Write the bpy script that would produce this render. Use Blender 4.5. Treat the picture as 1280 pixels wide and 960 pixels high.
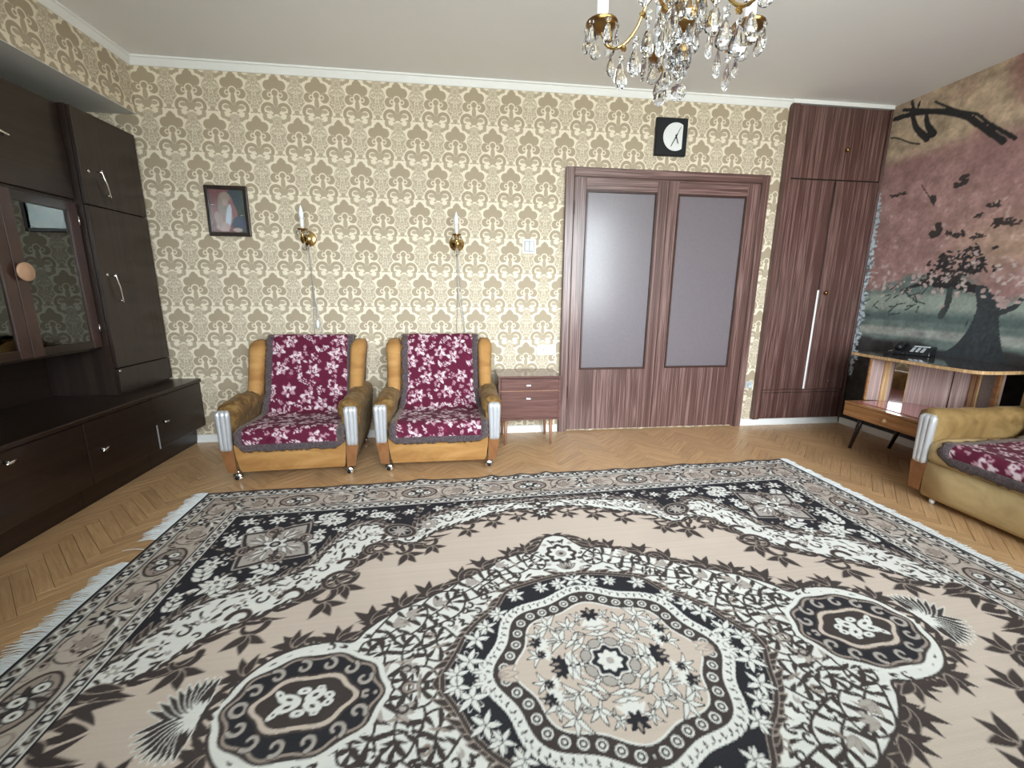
import bpy, bmesh, math, random
import numpy as np
from mathutils import Vector, Matrix

for o in list(bpy.data.objects): bpy.data.objects.remove(o, do_unlink=True)
scene = bpy.context.scene
COL = scene.collection
PI = math.pi

# ---------------------------------------------------------------- camera
H = 2.64                      # ceiling height
W = 5.605                     # room width, wall_back lies in y = 0
REAR = -4.25                  # wall with the windows, behind the camera
F_PX = 538.613
CAM = Vector((2.0981, -3.4655, 1.1693))
c_right = Vector((0.99246516, -0.12222196, 0.00864333))
c_up = Vector((0.01737333, 0.21020209, 0.97750358))
c_fwd = Vector((0.12128925, 0.96998808, -0.21074165))
cam_data = bpy.data.cameras.new('camera')
cam_data.sensor_fit = 'HORIZONTAL'; cam_data.sensor_width = 36.0
cam_data.lens = F_PX / 1280 * 36.0; cam_data.clip_start = .02
cam = bpy.data.objects.new('camera', cam_data); COL.objects.link(cam)
m = Matrix((c_right, c_up, -c_fwd)).transposed().to_4x4(); m.translation = CAM
cam.matrix_world = m; scene.camera = cam
def to_px(p):
    d = Vector(p) - CAM; z = d.dot(c_fwd)
    if z < .05: return None
    return 640 + F_PX * d.dot(c_right) / z, 480 - F_PX * d.dot(c_up) / z, z

# ---------------------------------------------------------------- sky, daylight through the window, exposure
WIN_X0, WIN_X1, WIN_Z0, WIN_Z1 = 1.30, 4.80, .72, 2.52
world = bpy.data.worlds.new('overcast_sky'); scene.world = world; world.use_nodes = True
wt = world.node_tree; wt.nodes.clear()
w_out = wt.nodes.new('ShaderNodeOutputWorld'); w_bg = wt.nodes.new('ShaderNodeBackground')
w_tc = wt.nodes.new('ShaderNodeTexCoord'); w_sep = wt.nodes.new('ShaderNodeSeparateXYZ'); w_ramp = wt.nodes.new('ShaderNodeValToRGB')
w_map = wt.nodes.new('ShaderNodeMapRange'); w_map.inputs['From Min'].default_value = -1; w_map.inputs['From Max'].default_value = 1
wt.links.new(w_tc.outputs['Generated'], w_sep.inputs[0]); wt.links.new(w_sep.outputs['Z'], w_map.inputs['Value']); wt.links.new(w_map.outputs['Result'], w_ramp.inputs[0])
wt.links.new(w_ramp.outputs['Color'], w_bg.inputs['Color']); wt.links.new(w_bg.outputs[0], w_out.inputs[0])
e = w_ramp.color_ramp.elements
e[0].position = .0; e[0].color = (.42, .42, .41, 1); e[1].position = 1.; e[1].color = (.90, .93, 1.0, 1)
q = e.new(.485); q.color = (.50, .50, .49, 1); q = e.new(.515); q.color = (.90, .93, 1.0, 1)
w_bg.inputs["Strength"].default_value = 30.0
portal = bpy.data.lights.new('window_portal', 'AREA'); portal.shape = 'RECTANGLE'; portal.size = WIN_X1 - WIN_X0; portal.size_y = WIN_Z1 - WIN_Z0
portal_o = bpy.data.objects.new('window_portal', portal); COL.objects.link(portal_o)
portal_o.location = ((WIN_X0 + WIN_X1) / 2, REAR - .06, (WIN_Z0 + WIN_Z1) / 2); portal_o.rotation_euler = (PI / 2, 0, 0)
portal.cycles.is_portal = True
scene.view_settings.view_transform = 'Standard'; scene.view_settings.look = 'None'
scene.view_settings.exposure = 0.0; scene.view_settings.gamma = 1.0; scene.view_settings.use_curve_mapping = False
# ---------------------------------------------------------------- helpers
def link(o, parent=None):
    COL.objects.link(o)
    if parent: o.parent = parent
    return o
def thing(name, label, cat, loc=(0, 0, 0), rz=0., group=None):
    o = bpy.data.objects.new(name, None); o.empty_display_size = .1; COL.objects.link(o); o.location = loc; o.rotation_euler = (0, 0, rz)
    return tag(o, label, cat, group)
def tag(o, label=None, cat=None, group=None, kind=None):
    if label: o['label'] = label
    if cat: o['category'] = cat
    if group: o['group'] = group
    if kind: o['kind'] = kind
    return o
def mesh_obj(name, me, mat, parent=None, smooth=False):
    if mat and not me.materials: me.materials.append(mat)
    if smooth: me.polygons.foreach_set('use_smooth', [True] * len(me.polygons))
    return link(bpy.data.objects.new(name, me), parent)
def obj(name, bm, mat, parent=None, smooth=False, off=None):
    """one bmesh -> one object; off = world origin to subtract (parts drawn in room coordinates)"""
    bmesh.ops.recalc_face_normals(bm, faces=bm.faces)
    if off is not None: bmesh.ops.translate(bm, verts=bm.verts, vec=-Vector(off))
    me = bpy.data.meshes.new(name); bm.to_mesh(me); bm.free()
    return mesh_obj(name, me, mat, parent, smooth)
def struct(o, label=None):
    o['kind'] = 'structure'
    if label: o['label'] = label
    return o
def BM(): return bmesh.new()
def box(bm, x0, x1, y0, y1, z0, z1, bev=0., seg=1):
    b = bmesh.new() if bev else bm
    v = [b.verts.new((x, y, z)) for x in (x0, x1) for y in (y0, y1) for z in (z0, z1)]
    for f in ((0, 1, 3, 2), (4, 6, 7, 5), (0, 4, 5, 1), (2, 3, 7, 6), (0, 2, 6, 4), (1, 5, 7, 3)): b.faces.new([v[i] for i in f])
    if bev:
        bmesh.ops.bevel(b, geom=list(b.edges), offset=bev, segments=seg, profile=.5, affect='EDGES', clamp_overlap=True); merge(bm, b)
    return bm
def merge(bm, b):
    me = bpy.data.meshes.new('tmp'); b.to_mesh(me); b.free(); bm.from_mesh(me); bpy.data.meshes.remove(me)
def tube(bm, pts, r, n=8, r1=None, caps=True):
    pts = [Vector(p) for p in pts]; r1 = r if r1 is None else r1; rings = []; N = len(pts); prev = None
    for i, p in enumerate(pts):
        t = (pts[min(i + 1, N - 1)] - pts[max(i - 1, 0)]).normalized()
        a = Vector((0, 0, 1)) if abs(t.z) < .9 else Vector((1, 0, 0))
        if prev is None: u = t.cross(a).normalized()
        else: u = (prev - t * prev.dot(t)).normalized()
        prev = u; w = t.cross(u); rr = r[i] if isinstance(r, (list, tuple)) else r + (r1 - r) * i / max(1, N - 1)
        rings.append([bm.verts.new(p + (u * math.cos(2 * PI * k / n) + w * math.sin(2 * PI * k / n)) * rr) for k in range(n)])
    for a, b in zip(rings, rings[1:]):
        for k in range(n): bm.faces.new((a[k], a[(k + 1) % n], b[(k + 1) % n], b[k]))
    if caps: bm.faces.new(rings[0][::-1]); bm.faces.new(rings[-1])
    return bm
def lathe(bm, prof, n=16, c=(0, 0, 0), axis='z'):
    rings = []
    for r, z in prof:
        r = max(r, .0004); ring = []
        for k in range(n):
            a = 2 * PI * k / n; x, y = r * math.cos(a), r * math.sin(a)
            p = (x, y, z) if axis == 'z' else ((x, z, y) if axis == 'y' else (z, x, y))
            ring.append(bm.verts.new((p[0] + c[0], p[1] + c[1], p[2] + c[2])))
        rings.append(ring)
    for a, b in zip(rings, rings[1:]):
        for k in range(n): bm.faces.new((a[k], a[(k + 1) % n], b[(k + 1) % n], b[k]))
    bm.faces.new(rings[0][::-1]); bm.faces.new(rings[-1])
    return bm
def loft(bm, sections, cap=True):
    R = [[bm.verts.new(p) for p in s] for s in sections]; n = len(R[0])
    for a, b in zip(R, R[1:]):
        for k in range(n): bm.faces.new((a[k], a[(k + 1) % n], b[(k + 1) % n], b[k]))
    if cap: bm.faces.new(R[0][::-1]); bm.faces.new(R[-1])
    return bm
def prism(bm, poly, y0, y1, axis='y'):
    """polygon in (a, b) extruded along axis"""
    def P(a, b, t): return (a, t, b) if axis == 'y' else ((t, a, b) if axis == 'x' else (a, b, t))
    A = [bm.verts.new(P(a, b, y0)) for a, b in poly]; B = [bm.verts.new(P(a, b, y1)) for a, b in poly]
    bm.faces.new(A); bm.faces.new(B[::-1]); n = len(poly)
    for k in range(n): bm.faces.new((A[k], B[k], B[(k + 1) % n], A[(k + 1) % n]))
    return bm
def add_subsurf(o, lv=1):
    md = o.modifiers.new('subdivision', 'SUBSURF'); md.levels = lv; md.render_levels = lv; return o
def add_bevel(o, w=.003, seg=2):
    md = o.modifiers.new('bevel', 'BEVEL'); md.width = w; md.segments = seg; md.limit_method = 'ANGLE'; md.angle_limit = .7; return o
def grid_mesh(name, P, colors=None, uv=None):
    """P (ny, nx, 3) -> quad grid mesh, optional per-vertex colours in attribute 'dye'"""
    ny, nx = P.shape[:2]; me = bpy.data.meshes.new(name)
    idx = np.arange(nx * ny, dtype=np.int32).reshape(ny, nx)
    q = np.stack([idx[:-1, :-1], idx[:-1, 1:], idx[1:, 1:], idx[1:, :-1]], -1).reshape(-1, 4)
    me.vertices.add(nx * ny); me.vertices.foreach_set('co', P.reshape(-1).astype(np.float32))
    me.loops.add(q.size); me.loops.foreach_set('vertex_index', q.reshape(-1))
    me.polygons.add(len(q)); me.polygons.foreach_set('loop_start', np.arange(0, q.size, 4, dtype=np.int32))
    me.polygons.foreach_set('use_smooth', np.ones(len(q), bool))
    if colors is not None:
        at = me.color_attributes.new('dye', 'FLOAT_COLOR', 'POINT')
        c = np.concatenate([colors.reshape(-1, 3), np.ones((nx * ny, 1))], 1).astype(np.float32); at.data.foreach_set('color', c.reshape(-1))
    me.update(calc_edges=True); me.validate()
    return me
def copy_tree(o, parent=None):
    c = o.copy(); COL.objects.link(c)
    if parent: c.parent = parent
    for ch in list(o.children): copy_tree(ch, c)
    return c

# ---------------------------------------------------------------- materials
MATS = {}
class NT:
    """small expression builder on top of a material's node tree"""
    def __init__(s, name):
        s.m = bpy.data.materials.new(name); s.m.use_nodes = True; s.t = s.m.node_tree; s.b = s.t.nodes['Principled BSDF']; s.out = s.t.nodes['Material Output']; MATS[name] = s.m
    def n(s, typ, **kw):
        o = s.t.nodes.new('ShaderNode' + typ)
        for k, v in kw.items(): setattr(o, k, v)
        return o
    def l(s, a, b): s.t.links.new(a, b)
    def val(s, node, i, v):
        if isinstance(v, (int, float)): node.inputs[i].default_value = v
        elif isinstance(v, tuple): node.inputs[i].default_value = v
        else: s.l(v, node.inputs[i])
    def math(s, op, a, b=0., c=None, clamp=False):
        o = s.n('Math', operation=op, use_clamp=clamp); s.val(o, 0, a); s.val(o, 1, b)
        if c is not None: s.val(o, 2, c)
        return o.outputs[0]
    def mix(s, f, a, b, blend='MIX'):
        o = s.n('Mix', data_type='RGBA', blend_type=blend); s.val(o, 0, f)
        for i, v in ((6, a), (7, b)):
            if isinstance(v, tuple): v = v if len(v) == 4 else v + (1,)
            s.val(o, i, v)
        return o.outputs[2]
    def noise(s, vec, scale, detail=3., rough=.5, dist=0.):
        o = s.n('TexNoise'); o.inputs['Scale'].default_value = scale; o.inputs['Detail'].default_value = detail; o.inputs['Roughness'].default_value = rough; o.inputs['Distortion'].default_value = dist
        if vec is not None: s.l(vec, o.inputs['Vector'])
        return o.outputs['Fac']
    def coord(s, which='Object'): return s.n('TexCoord').outputs[which]
    def mapping(s, vec, scale=(1, 1, 1), loc=(0, 0, 0), rot=(0, 0, 0)):
        o = s.n('Mapping'); s.l(vec, o.inputs[0]); o.inputs['Scale'].default_value = scale; o.inputs['Location'].default_value = loc; o.inputs['Rotation'].default_value = rot
        return o.outputs[0]
    def ramp(s, f, stops):
        o = s.n('ValToRGB'); s.l(f, o.inputs[0]); e = o.color_ramp.elements
        while len(e) > 1: e.remove(e[-1])
        for i, (p, c) in enumerate(stops):
            q = e[0] if i == 0 else e.new(p)
            q.position = p; q.color = c if len(c) == 4 else c + (1,)
        return o.outputs[0]
    def bump(s, h, strength=.3, dist=.01):
        o = s.n('Bump'); o.inputs['Strength'].default_value = strength; o.inputs['Distance'].default_value = dist; s.l(h, o.inputs['Height']); s.l(o.outputs[0], s.b.inputs['Normal'])
    def set(s, col=None, rough=None, metal=None, spec=None, coat=None, sheen=None, trans=None, ior=None, coat_rough=None):
        for k, v in (('Base Color', col), ('Roughness', rough), ('Metallic', metal), ('Specular IOR Level', spec), ('Coat Weight', coat), ('Sheen Weight', sheen), ('Transmission Weight', trans), ('IOR', ior), ('Coat Roughness', coat_rough)):
            if v is None: continue
            if isinstance(v, tuple) and len(v) == 3: v = v + (1,)
            if isinstance(v, (int, float, tuple)): s.b.inputs[k].default_value = v
            else: s.l(v, s.b.inputs[k])
        return s.m
def simple(name, col, rough=.5, metal=0., var=.06, scale=30., **kw):
    t = NT(name); f = t.noise(t.coord(), scale, 3)
    lo = tuple(c * (1 - var) for c in col); hi = tuple(min(1, c * (1 + var)) for c in col)
    t.set(col=t.mix(f, lo, hi), rough=rough, metal=metal, **kw); return t.m
def veneer(name, dark, mid, light, axis='z', rough=.35, dens=26., coat=.3):
    """wood veneer with grain running along axis"""
    t = NT(name); a, b = dens, dens * .013
    sc = {'z': (a, a, b), 'x': (b, a, a), 'y': (a, b, a)}[axis]
    co = t.coord(); v = t.mapping(co, sc); f = t.noise(v, 1.0, 3, .55, .5)
    v2 = t.mapping(co, tuple(q * 4.5 for q in sc)); g = t.noise(v2, 1., 2, .5)
    h = t.math('ADD', t.math('MULTIPLY', f, .72), t.math('MULTIPLY', g, .28))
    c = t.ramp(h, [(.34, dark), (.44, mid), (.475, dark), (.51, mid), (.545, light), (.575, mid), (.62, dark), (.66, light), (.72, mid)])
    t.set(col=c, rough=rough, coat=coat, coat_rough=.18); t.bump(g, .05, .002); return t.m

def wallpaper(name, axis):
    """damask print: mirrored palmette with volutes in a half-drop repeat, built from distances to circles"""
    t = NT(name); sep = t.n('SeparateXYZ'); t.l(t.coord(), sep.inputs[0])
    U = sep.outputs['XY'.index(axis.upper())]; Z = sep.outputs[2]
    P, Q, K = .271, .261, .000669
    zz = t.math('DIVIDE', t.math('SUBTRACT', Z, 2.475 - Q / 2), Q); row = t.math('FLOOR', zz)
    y = t.math('MULTIPLY', t.math('SUBTRACT', t.math('SUBTRACT', zz, row), .5), Q / K)
    par = t.math('MODULO', t.math('ABSOLUTE', row), 2.)
    uu = t.math('ADD', t.math('DIVIDE', t.math('SUBTRACT', U, .069), P), t.math('MULTIPLY', par, .5))
    x = t.math('MULTIPLY', t.math('SUBTRACT', t.math('FRACT', t.math('ADD', uu, .5)), .5), P / K)
    a = t.math('ABSOLUTE', x); h = t.math('SUBTRACT', P / K / 2, a)         # a: from motif axis, h: from the axis between motifs
    va = t.n('CombineXYZ'); t.l(a, va.inputs[0]); t.l(y, va.inputs[1]); va = va.outputs[0]
    vh = t.n('CombineXYZ'); t.l(h, vh.inputs[0]); t.l(y, vh.inputs[1]); vh = vh.outputs[0]
    def circ(cx, cy, r, v=va, sx=1., sy=1.):
        if sx != 1. or sy != 1.:
            o = t.n('VectorMath', operation='MULTIPLY'); t.l(v, o.inputs[0]); o.inputs[1].default_value = (1 / sx, 1 / sy, 1); v = o.outputs[0]; cx, cy = cx / sx, cy / sy
        o = t.n('VectorMath', operation='DISTANCE'); t.l(v, o.inputs[0]); o.inputs[1].default_value = (cx, cy, 0)
        return t.math('SUBTRACT', o.outputs['Value'], r)
    def union(*d):
        r = d[0]
        for q in d[1:]: r = t.math('MINIMUM', r, q)
        return r
    def ring(cx, cy, r, w, v=va): return t.math('SUBTRACT', t.math('ABSOLUTE', circ(cx, cy, r, v)), w)
    def ink(d, soft=5.): return t.math('MULTIPLY_ADD', d, -1. / soft, .5, clamp=True)
    def over(base, m, v): return t.math('ADD', t.math('MULTIPLY', base, t.math('SUBTRACT', 1., m)), t.math('MULTIPLY', m, v))
    # filigree between the motifs
    def sn(v, fr): o = t.n('VectorMath', operation='SCALE'); t.l(v, o.inputs[0]); o.inputs['Scale'].default_value = fr; return o.outputs[0]
    n_ = t.noise(sn(vh, .062), 1., 2., .6, 1.2); fil = t.math('MULTIPLY_ADD', t.math('SUBTRACT', n_, .455), 9., .5, clamp=True)
    zone = ink(circ(0, -20, 112, vh, .80, 1.25), 16.)
    tone = t.math('MULTIPLY', t.math('MULTIPLY', fil, zone), .85)
    tone = over(tone, t.math('MULTIPLY', ink(circ(0, 132, 46, vh, 1.35, 1.), 12.), .9), t.math('MULTIPLY_ADD', fil, .30, .50))
    tone = over(tone, ink(circ(62, 128, 21, vh)), .9)
    tone = over(tone, ink(union(circ(0, -172, 25, vh), circ(34, -196, 15, vh), circ(34, 194, 15, vh))), .88)
    tone = over(tone, ink(union(circ(88, 168, 29, va, .72, 1.25), circ(114, 140, 17))), .9)
    # motif: cream halo first, then palmette, curls and volutes
    tone = over(tone, ink(union(circ(0, 122, 56), circ(64, 72, 57), circ(78, -22, 56), circ(76, -158, 84))), 0.)
    tone = over(tone, ink(union(circ(0, 150, 24), circ(0, 118, 46), circ(62, 70, 47), circ(30, 82, 44), circ(80, -22, 46), circ(0, 25, 55))), 1.)
    tone = over(tone, ink(ring(0, 2, 35, 6)), .08)
    tone = over(tone, ink(ring(52, -16, 19, 5.5)), .10)
    tone = over(tone, ink(circ(0, -80, 38, va, .62, 1.7)), .92)
    tone = over(tone, ink(circ(76, -158, 76)), 0.04)
    tone = over(tone, ink(ring(76, -158, 56, 17)), 1.)
    tone = over(tone, ink(circ(38, -214, 40)), .03)
    tone = over(tone, ink(circ(70, -148, 25, va, 1.3, .75)), .85)
    tone = over(tone, ink(union(circ(0, -180, 54, va, .58, 1.), circ(100, -200, 21), circ(22, -150, 26))), .92)
    fine = t.noise(t.mapping(t.coord(), (220, 220, 90)), 1., 2)
    col = t.mix(tone, (.78, .70, .555), (.37, .298, .205)); col = t.mix(t.math('MULTIPLY', fine, .16), col, (.55, .47, .36))
    t.set(col=col, rough=.62, spec=.25); t.bump(tone, .12, .002)
    return t.m

def lacquer(name, base, streak, axis='y'):
    t = NT(name); sc = {'y': (30, .8, 30), 'z': (30, 30, .9)}[axis]
    f = t.noise(t.mapping(t.coord(), sc), 1., 4, .6, .5)
    t.set(col=t.ramp(f, [(.35, base), (.6, streak), (.75, base)]), rough=.34, spec=.35, coat=.22, coat_rough=.06); return t.m

M_wall = wallpaper('damask_wallpaper', 'x'); M_wall_y = wallpaper('damask_wallpaper_side', 'y')
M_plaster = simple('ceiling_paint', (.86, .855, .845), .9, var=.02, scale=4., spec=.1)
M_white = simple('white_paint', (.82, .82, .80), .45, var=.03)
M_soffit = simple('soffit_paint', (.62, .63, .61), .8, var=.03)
M_grey = simple('grey_plastic', (.50, .53, .54), .35)
M_plastic = simple('white_plastic', (.74, .75, .74), .3, var=.01)
RW = ((.070, .032, .027), (.135, .072, .062), (.26, .160, .143))
M_rose = veneer('rosewood_veneer', *RW); M_rose_x = veneer('rosewood_veneer_rail', *RW, axis='x'); M_rose_d = veneer('rosewood_veneer_wardrobe', (.055, .024, .020), (.108, .053, .045), (.22, .130, .113), dens=34.)
M_lac = lacquer('dark_lacquer', (.014, .008, .006), (.027, .015, .010)); M_lac_v = lacquer('dark_lacquer_upright', (.018, .012, .010), (.034, .021, .016), 'z')
M_lac_in = simple('dark_cabinet_inside', (.035, .026, .022), .6, var=.2)
M_stile = simple('dark_wood_stile', (.055, .027, .022), .3, var=.3, scale=12.)
M_chrome = simple('chrome', (.80, .80, .80), .15, 1.)
M_steel = simple('silver_trim', (.64, .65, .68), .30, .55)
M_brass = simple('brass', (.60, .42, .17), .22, 1., var=.15); M_brass_d = simple('aged_brass', (.30, .175, .06), .28, 1., var=.3)
M_black = simple('black_plastic', (.010, .011, .013), .42, spec=.3)
M_cord = simple('grey_cord', (.36, .35, .34), .6); M_cord_w = simple('pale_cord', (.62, .60, .57), .6)
M_knob = simple('wooden_knob', (.50, .30, .19), .35)
M_candle = simple('candle_sleeve', (.86, .88, .90), .35, var=.01)
M_bulb = simple('frosted_bulb', (.86, .90, .96), .15, var=.01, coat=.6)
t_ = NT('crystal'); t_.set(col=(.96, .975, 1.), rough=.0, trans=1., ior=1.56); M_crystal = t_.m
t_ = NT('mirror'); t_.set(col=(.80, .82, .84), rough=.03, metal=1.); M_mirror = t_.m
def thin_glass(name, tint, gloss=(.95, 1, .97)):
    t = NT(name); fr = t.n('Fresnel'); fr.inputs[0].default_value = 1.52; tr = t.n('BsdfTransparent'); gl = t.n('BsdfGlossy')
    tr.inputs[0].default_value = tint + (1,); gl.inputs[0].default_value = gloss + (1,); gl.inputs['Roughness'].default_value = .01
    mx = t.n('MixShader'); t.l(t.math('MULTIPLY', fr.outputs[0], 1.8, clamp=True), mx.inputs[0]); t.l(tr.outputs[0], mx.inputs[1]); t.l(gl.outputs[0], mx.inputs[2]); t.l(mx.outputs[0], t.out.inputs[0]); t.t.nodes.remove(t.b)
    return t.m
M_glass = thin_glass('cabinet_glass', (.50, .55, .52)); M_pic_glass = thin_glass('picture_glass', (.95, .95, .95)); M_clear = thin_glass('window_glass', (.93, .96, .95))
t_ = NT('frosted_glass'); f_ = t_.noise(t_.mapping(t_.coord(), (1, 1, 1)), 95., 2, .5, .4)
t_.set(col=t_.mix(f_, (.135, .115, .128), (.18, .155, .170)), rough=.36, spec=.5, coat=.7, coat_rough=.20); t_.bump(f_, .12, .003); M_frost = t_.m
def plush(name, lo, mid, hi, scale=9., stretch=(1, 1, 1), sheen=.5, bump=.3):
    t = NT(name); co = t.mapping(t.coord(), stretch); f = t.noise(co, scale, 3, .55, 1.6); g = t.noise(co, scale * 40, 2)
    t.set(col=t.ramp(f, [(.30, lo), (.50, mid), (.70, hi)]), rough=.75, sheen=sheen, spec=.2); t.b.inputs['Sheen Tint'].default_value = (1, .8, .55, 1); t.b.inputs['Sheen Roughness'].default_value = .35
    t.bump(t.math('ADD', t.math('MULTIPLY', f, .8), t.math('MULTIPLY', g, .2)), bump, .01); return t.m
M_velvet = plush('tan_velvet', (.30, .145, .046), (.385, .20, .066), (.46, .255, .092), 3., (1, 1, 3), .08, .08)
M_velvet_b = plush('brown_velvet_side', (.15, .060, .022), (.21, .088, .032), (.26, .115, .045), 5., (1, 1, 1), .3, .1)
M_plush = plush('plush_arm_cover', (.085, .042, .012), (.15, .080, .024), (.29, .175, .064), 13., (1, 1.6, 1), .12, .5)
M_plush_s = plush('plush_sofa_arm', (.17, .10, .035), (.25, .155, .058), (.33, .215, .09), 5., (1, 1.6, 1), .10, .2)
M_olive = plush('olive_velvet', (.40, .285, .14), (.50, .365, .185), (.57, .425, .225), 3., (1, 1, 2), .12, .08)
def dyed(name, rough=.95, sheen=.15, fuzz=260., bump=.25, spec=.05, var=.25):
    """reads the woven or printed colour stored on the mesh"""
    t = NT(name); at = t.n('VertexColor'); at.layer_name = 'dye'; f = t.noise(t.coord(), fuzz, 2)
    t.set(col=t.mix(t.math('MULTIPLY', f, var), at.outputs[0], (.30, .27, .25)), rough=rough, sheen=sheen, spec=spec); t.bump(f, bump, .004); return t.m
M_rug = dyed('carpet_pile', .95, .0, 260., .25, .03, .05); M_throw = dyed('throw_weave', .9, .04, 320., .3, .03, .03); M_mural = dyed('mural_print', .7, 0., 90., .05, .12, .04); M_print = dyed('picture_print', .5, 0., 60., .02, .2, .05)
M_fringe = simple('cotton_fringe', (.74, .76, .76), .95, var=.15, scale=60.)
M_trim = plush('throw_fur_edge', (.045, .032, .038), (.085, .064, .070), (.135, .105, .11), 60., (1, 1, 1), .3, .8)
def plank_mat(name, joined):
    t = NT(name); uv = t.n('UVMap'); uv.uv_map = 'UVMap'
    if joined: at = t.n('VertexColor'); at.layer_name = 'dye'; r = t.n('SeparateColor'); t.l(at.outputs[0], r.inputs[0]); rnd = r.outputs[0]
    else: rnd = t.n('ObjectInfo').outputs['Random']
    off = t.n('CombineXYZ'); t.l(t.math('MULTIPLY', rnd, 37.), off.inputs[0]); t.l(t.math('MULTIPLY', rnd, 91.), off.inputs[1])
    ad = t.n('VectorMath', operation='ADD'); t.l(uv.outputs[0], ad.inputs[0]); t.l(off.outputs[0], ad.inputs[1])
    f = t.noise(t.mapping(ad.outputs[0], (6, 90, 1)), 1., 4, .6, .6)
    c1 = t.ramp(f, [(.3, (.40, .235, .112)), (.5, (.50, .31, .160)), (.72, (.585, .39, .225))])
    tone = t.ramp(rnd, [(0., (.90, .885, .87)), (.5, (1, .98, .96)), (1., (1.08, 1.06, 1.04))])
    t.set(col=t.mix(1., c1, tone, 'MULTIPLY'), rough=.36, spec=.45, coat=.25, coat_rough=.22); t.bump(f, .04, .002); return t.m
M_plank = plank_mat('oak_parquet', False); M_plank_j = plank_mat('oak_parquet_far', True)
M_subfloor = simple('floor_joint', (.06, .035, .02), .9)
# ---------------------------------------------------------------- pattern drawing (woven and printed designs, kept as colour attributes)
class Canvas:
    def __init__(s, w, h, res, col):
        s.res = res; s.nx = int(round(w / res)); s.ny = int(round(h / res))
        s.a = np.empty((s.ny, s.nx, 3), np.float32); s.a[:] = col
        s.clip = None
    def win(s, x0, x1, y0, y1):
        i0 = max(0, int(x0 / s.res) - 1); i1 = min(s.nx, int(x1 / s.res) + 2)
        j0 = max(0, int(y0 / s.res) - 1); j1 = min(s.ny, int(y1 / s.res) + 2)
        if i0 >= i1 or j0 >= j1: return None
        X, Y = np.meshgrid((np.arange(i0, i1) + .5) * s.res, (np.arange(j0, j1) + .5) * s.res)
        return (slice(j0, j1), slice(i0, i1)), X, Y
    def put(s, sl, m, col):
        if s.clip is not None: m = m & s.clip[sl]
        s.a[sl][m] = col
    def ellipse(s, x, y, rx, ry=None, ang=0, col=(0, 0, 0), out=None, ow=0):
        ry = ry or rx; R = max(rx, ry) + ow; w = s.win(x - R, x + R, y - R, y + R)
        if not w: return
        sl, X, Y = w; c, n = math.cos(ang), math.sin(ang)
        u = (X - x) * c + (Y - y) * n; v = -(X - x) * n + (Y - y) * c
        if out is not None: s.put(sl, (u / (rx + ow)) ** 2 + (v / (ry + ow)) ** 2 < 1, out)
        s.put(sl, (u / rx) ** 2 + (v / ry) ** 2 < 1, col)
    def poly(s, pts, col):
        p = np.array(pts, float); w = s.win(p[:, 0].min(), p[:, 0].max(), p[:, 1].min(), p[:, 1].max())
        if not w: return
        sl, X, Y = w; s.put(sl, inpoly(p, X, Y), col)
    def mask(s, pts):
        p = np.array(pts, float)
        X, Y = np.meshgrid((np.arange(s.nx) + .5) * s.res, (np.arange(s.ny) + .5) * s.res)
        return inpoly(p, X, Y)
    def stroke(s, pts, w0, w1=None, col=(0, 0, 0), out=None, ow=0):
        w1 = w0 if w1 is None else w1; p = np.array(pts, float); R = max(w0, w1) + ow
        w = s.win(p[:, 0].min() - R, p[:, 0].max() + R, p[:, 1].min() - R, p[:, 1].max() + R)
        if not w: return
        sl, X, Y = w; best = np.full(X.shape, 9., np.float32); n = len(p) - 1
        for k in range(n):
            d = p[k + 1] - p[k]; L = d @ d + 1e-12
            t = np.clip(((X - p[k, 0]) * d[0] + (Y - p[k, 1]) * d[1]) / L, 0, 1)
            r = np.hypot(X - p[k, 0] - t * d[0], Y - p[k, 1] - t * d[1]) - (w0 + (w1 - w0) * (k + t) / n)
            best = np.minimum(best, r)
        if out is not None: s.put(sl, best < ow, out)
        s.put(sl, best < 0, col)
    def leaf(s, x, y, ang, L, W, col, out=None, ow=.004, bend=0., vein=None):
        R = L * 1.15 + W; w = s.win(x - R, x + R, y - R, y + R)
        if not w: return
        sl, X, Y = w; c, n = math.cos(ang), math.sin(ang)
        u = ((X - x) * c + (Y - y) * n) / L; v = -(X - x) * n + (Y - y) * c - bend * L * u * u
        prof = np.sin(np.pi * np.clip(u, 0, 1) ** .75) * W
        if out is not None:
            e = ow / L; po = np.sin(np.pi * np.clip((u + e) / (1 + 2 * e), 0, 1) ** .75) * W + ow
            s.put(sl, (np.abs(v) < po) & (u > -e) & (u < 1 + e), out)
        s.put(sl, (np.abs(v) < prof) & (u > 0) & (u < 1), col)
        if vein is not None: s.put(sl, (np.abs(v) < .0018) & (u > .1) & (u < .8), vein)
    def flower(s, x, y, R, n, ph, col, out=None, ow=.004, depth=.35, core=None, cr=.25):
        Q = R + ow; w = s.win(x - Q, x + Q, y - Q, y + Q)
        if not w: return
        sl, X, Y = w; r = np.hypot(X - x, Y - y); th = np.arctan2(Y - y, X - x)
        b = R * (1 - depth + depth * np.cos(n * (th - ph)))
        if out is not None: s.put(sl, r < b + ow, out)
        s.put(sl, r < b, col)
        if core is not None: s.put(sl, r < R * cr, core)
    def curl(s, x, y, r, a0, a1, w0, w1, col, out=None, ow=.003, shrink=.35):
        k = 14; p = []
        for i in range(k + 1):
            f = i / k; a = a0 + (a1 - a0) * f; q = r * (1 - (1 - shrink) * f)
            p.append((x + q * math.cos(a), y + q * math.sin(a)))
        s.stroke(p, w0, w1, col, out, ow)
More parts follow.
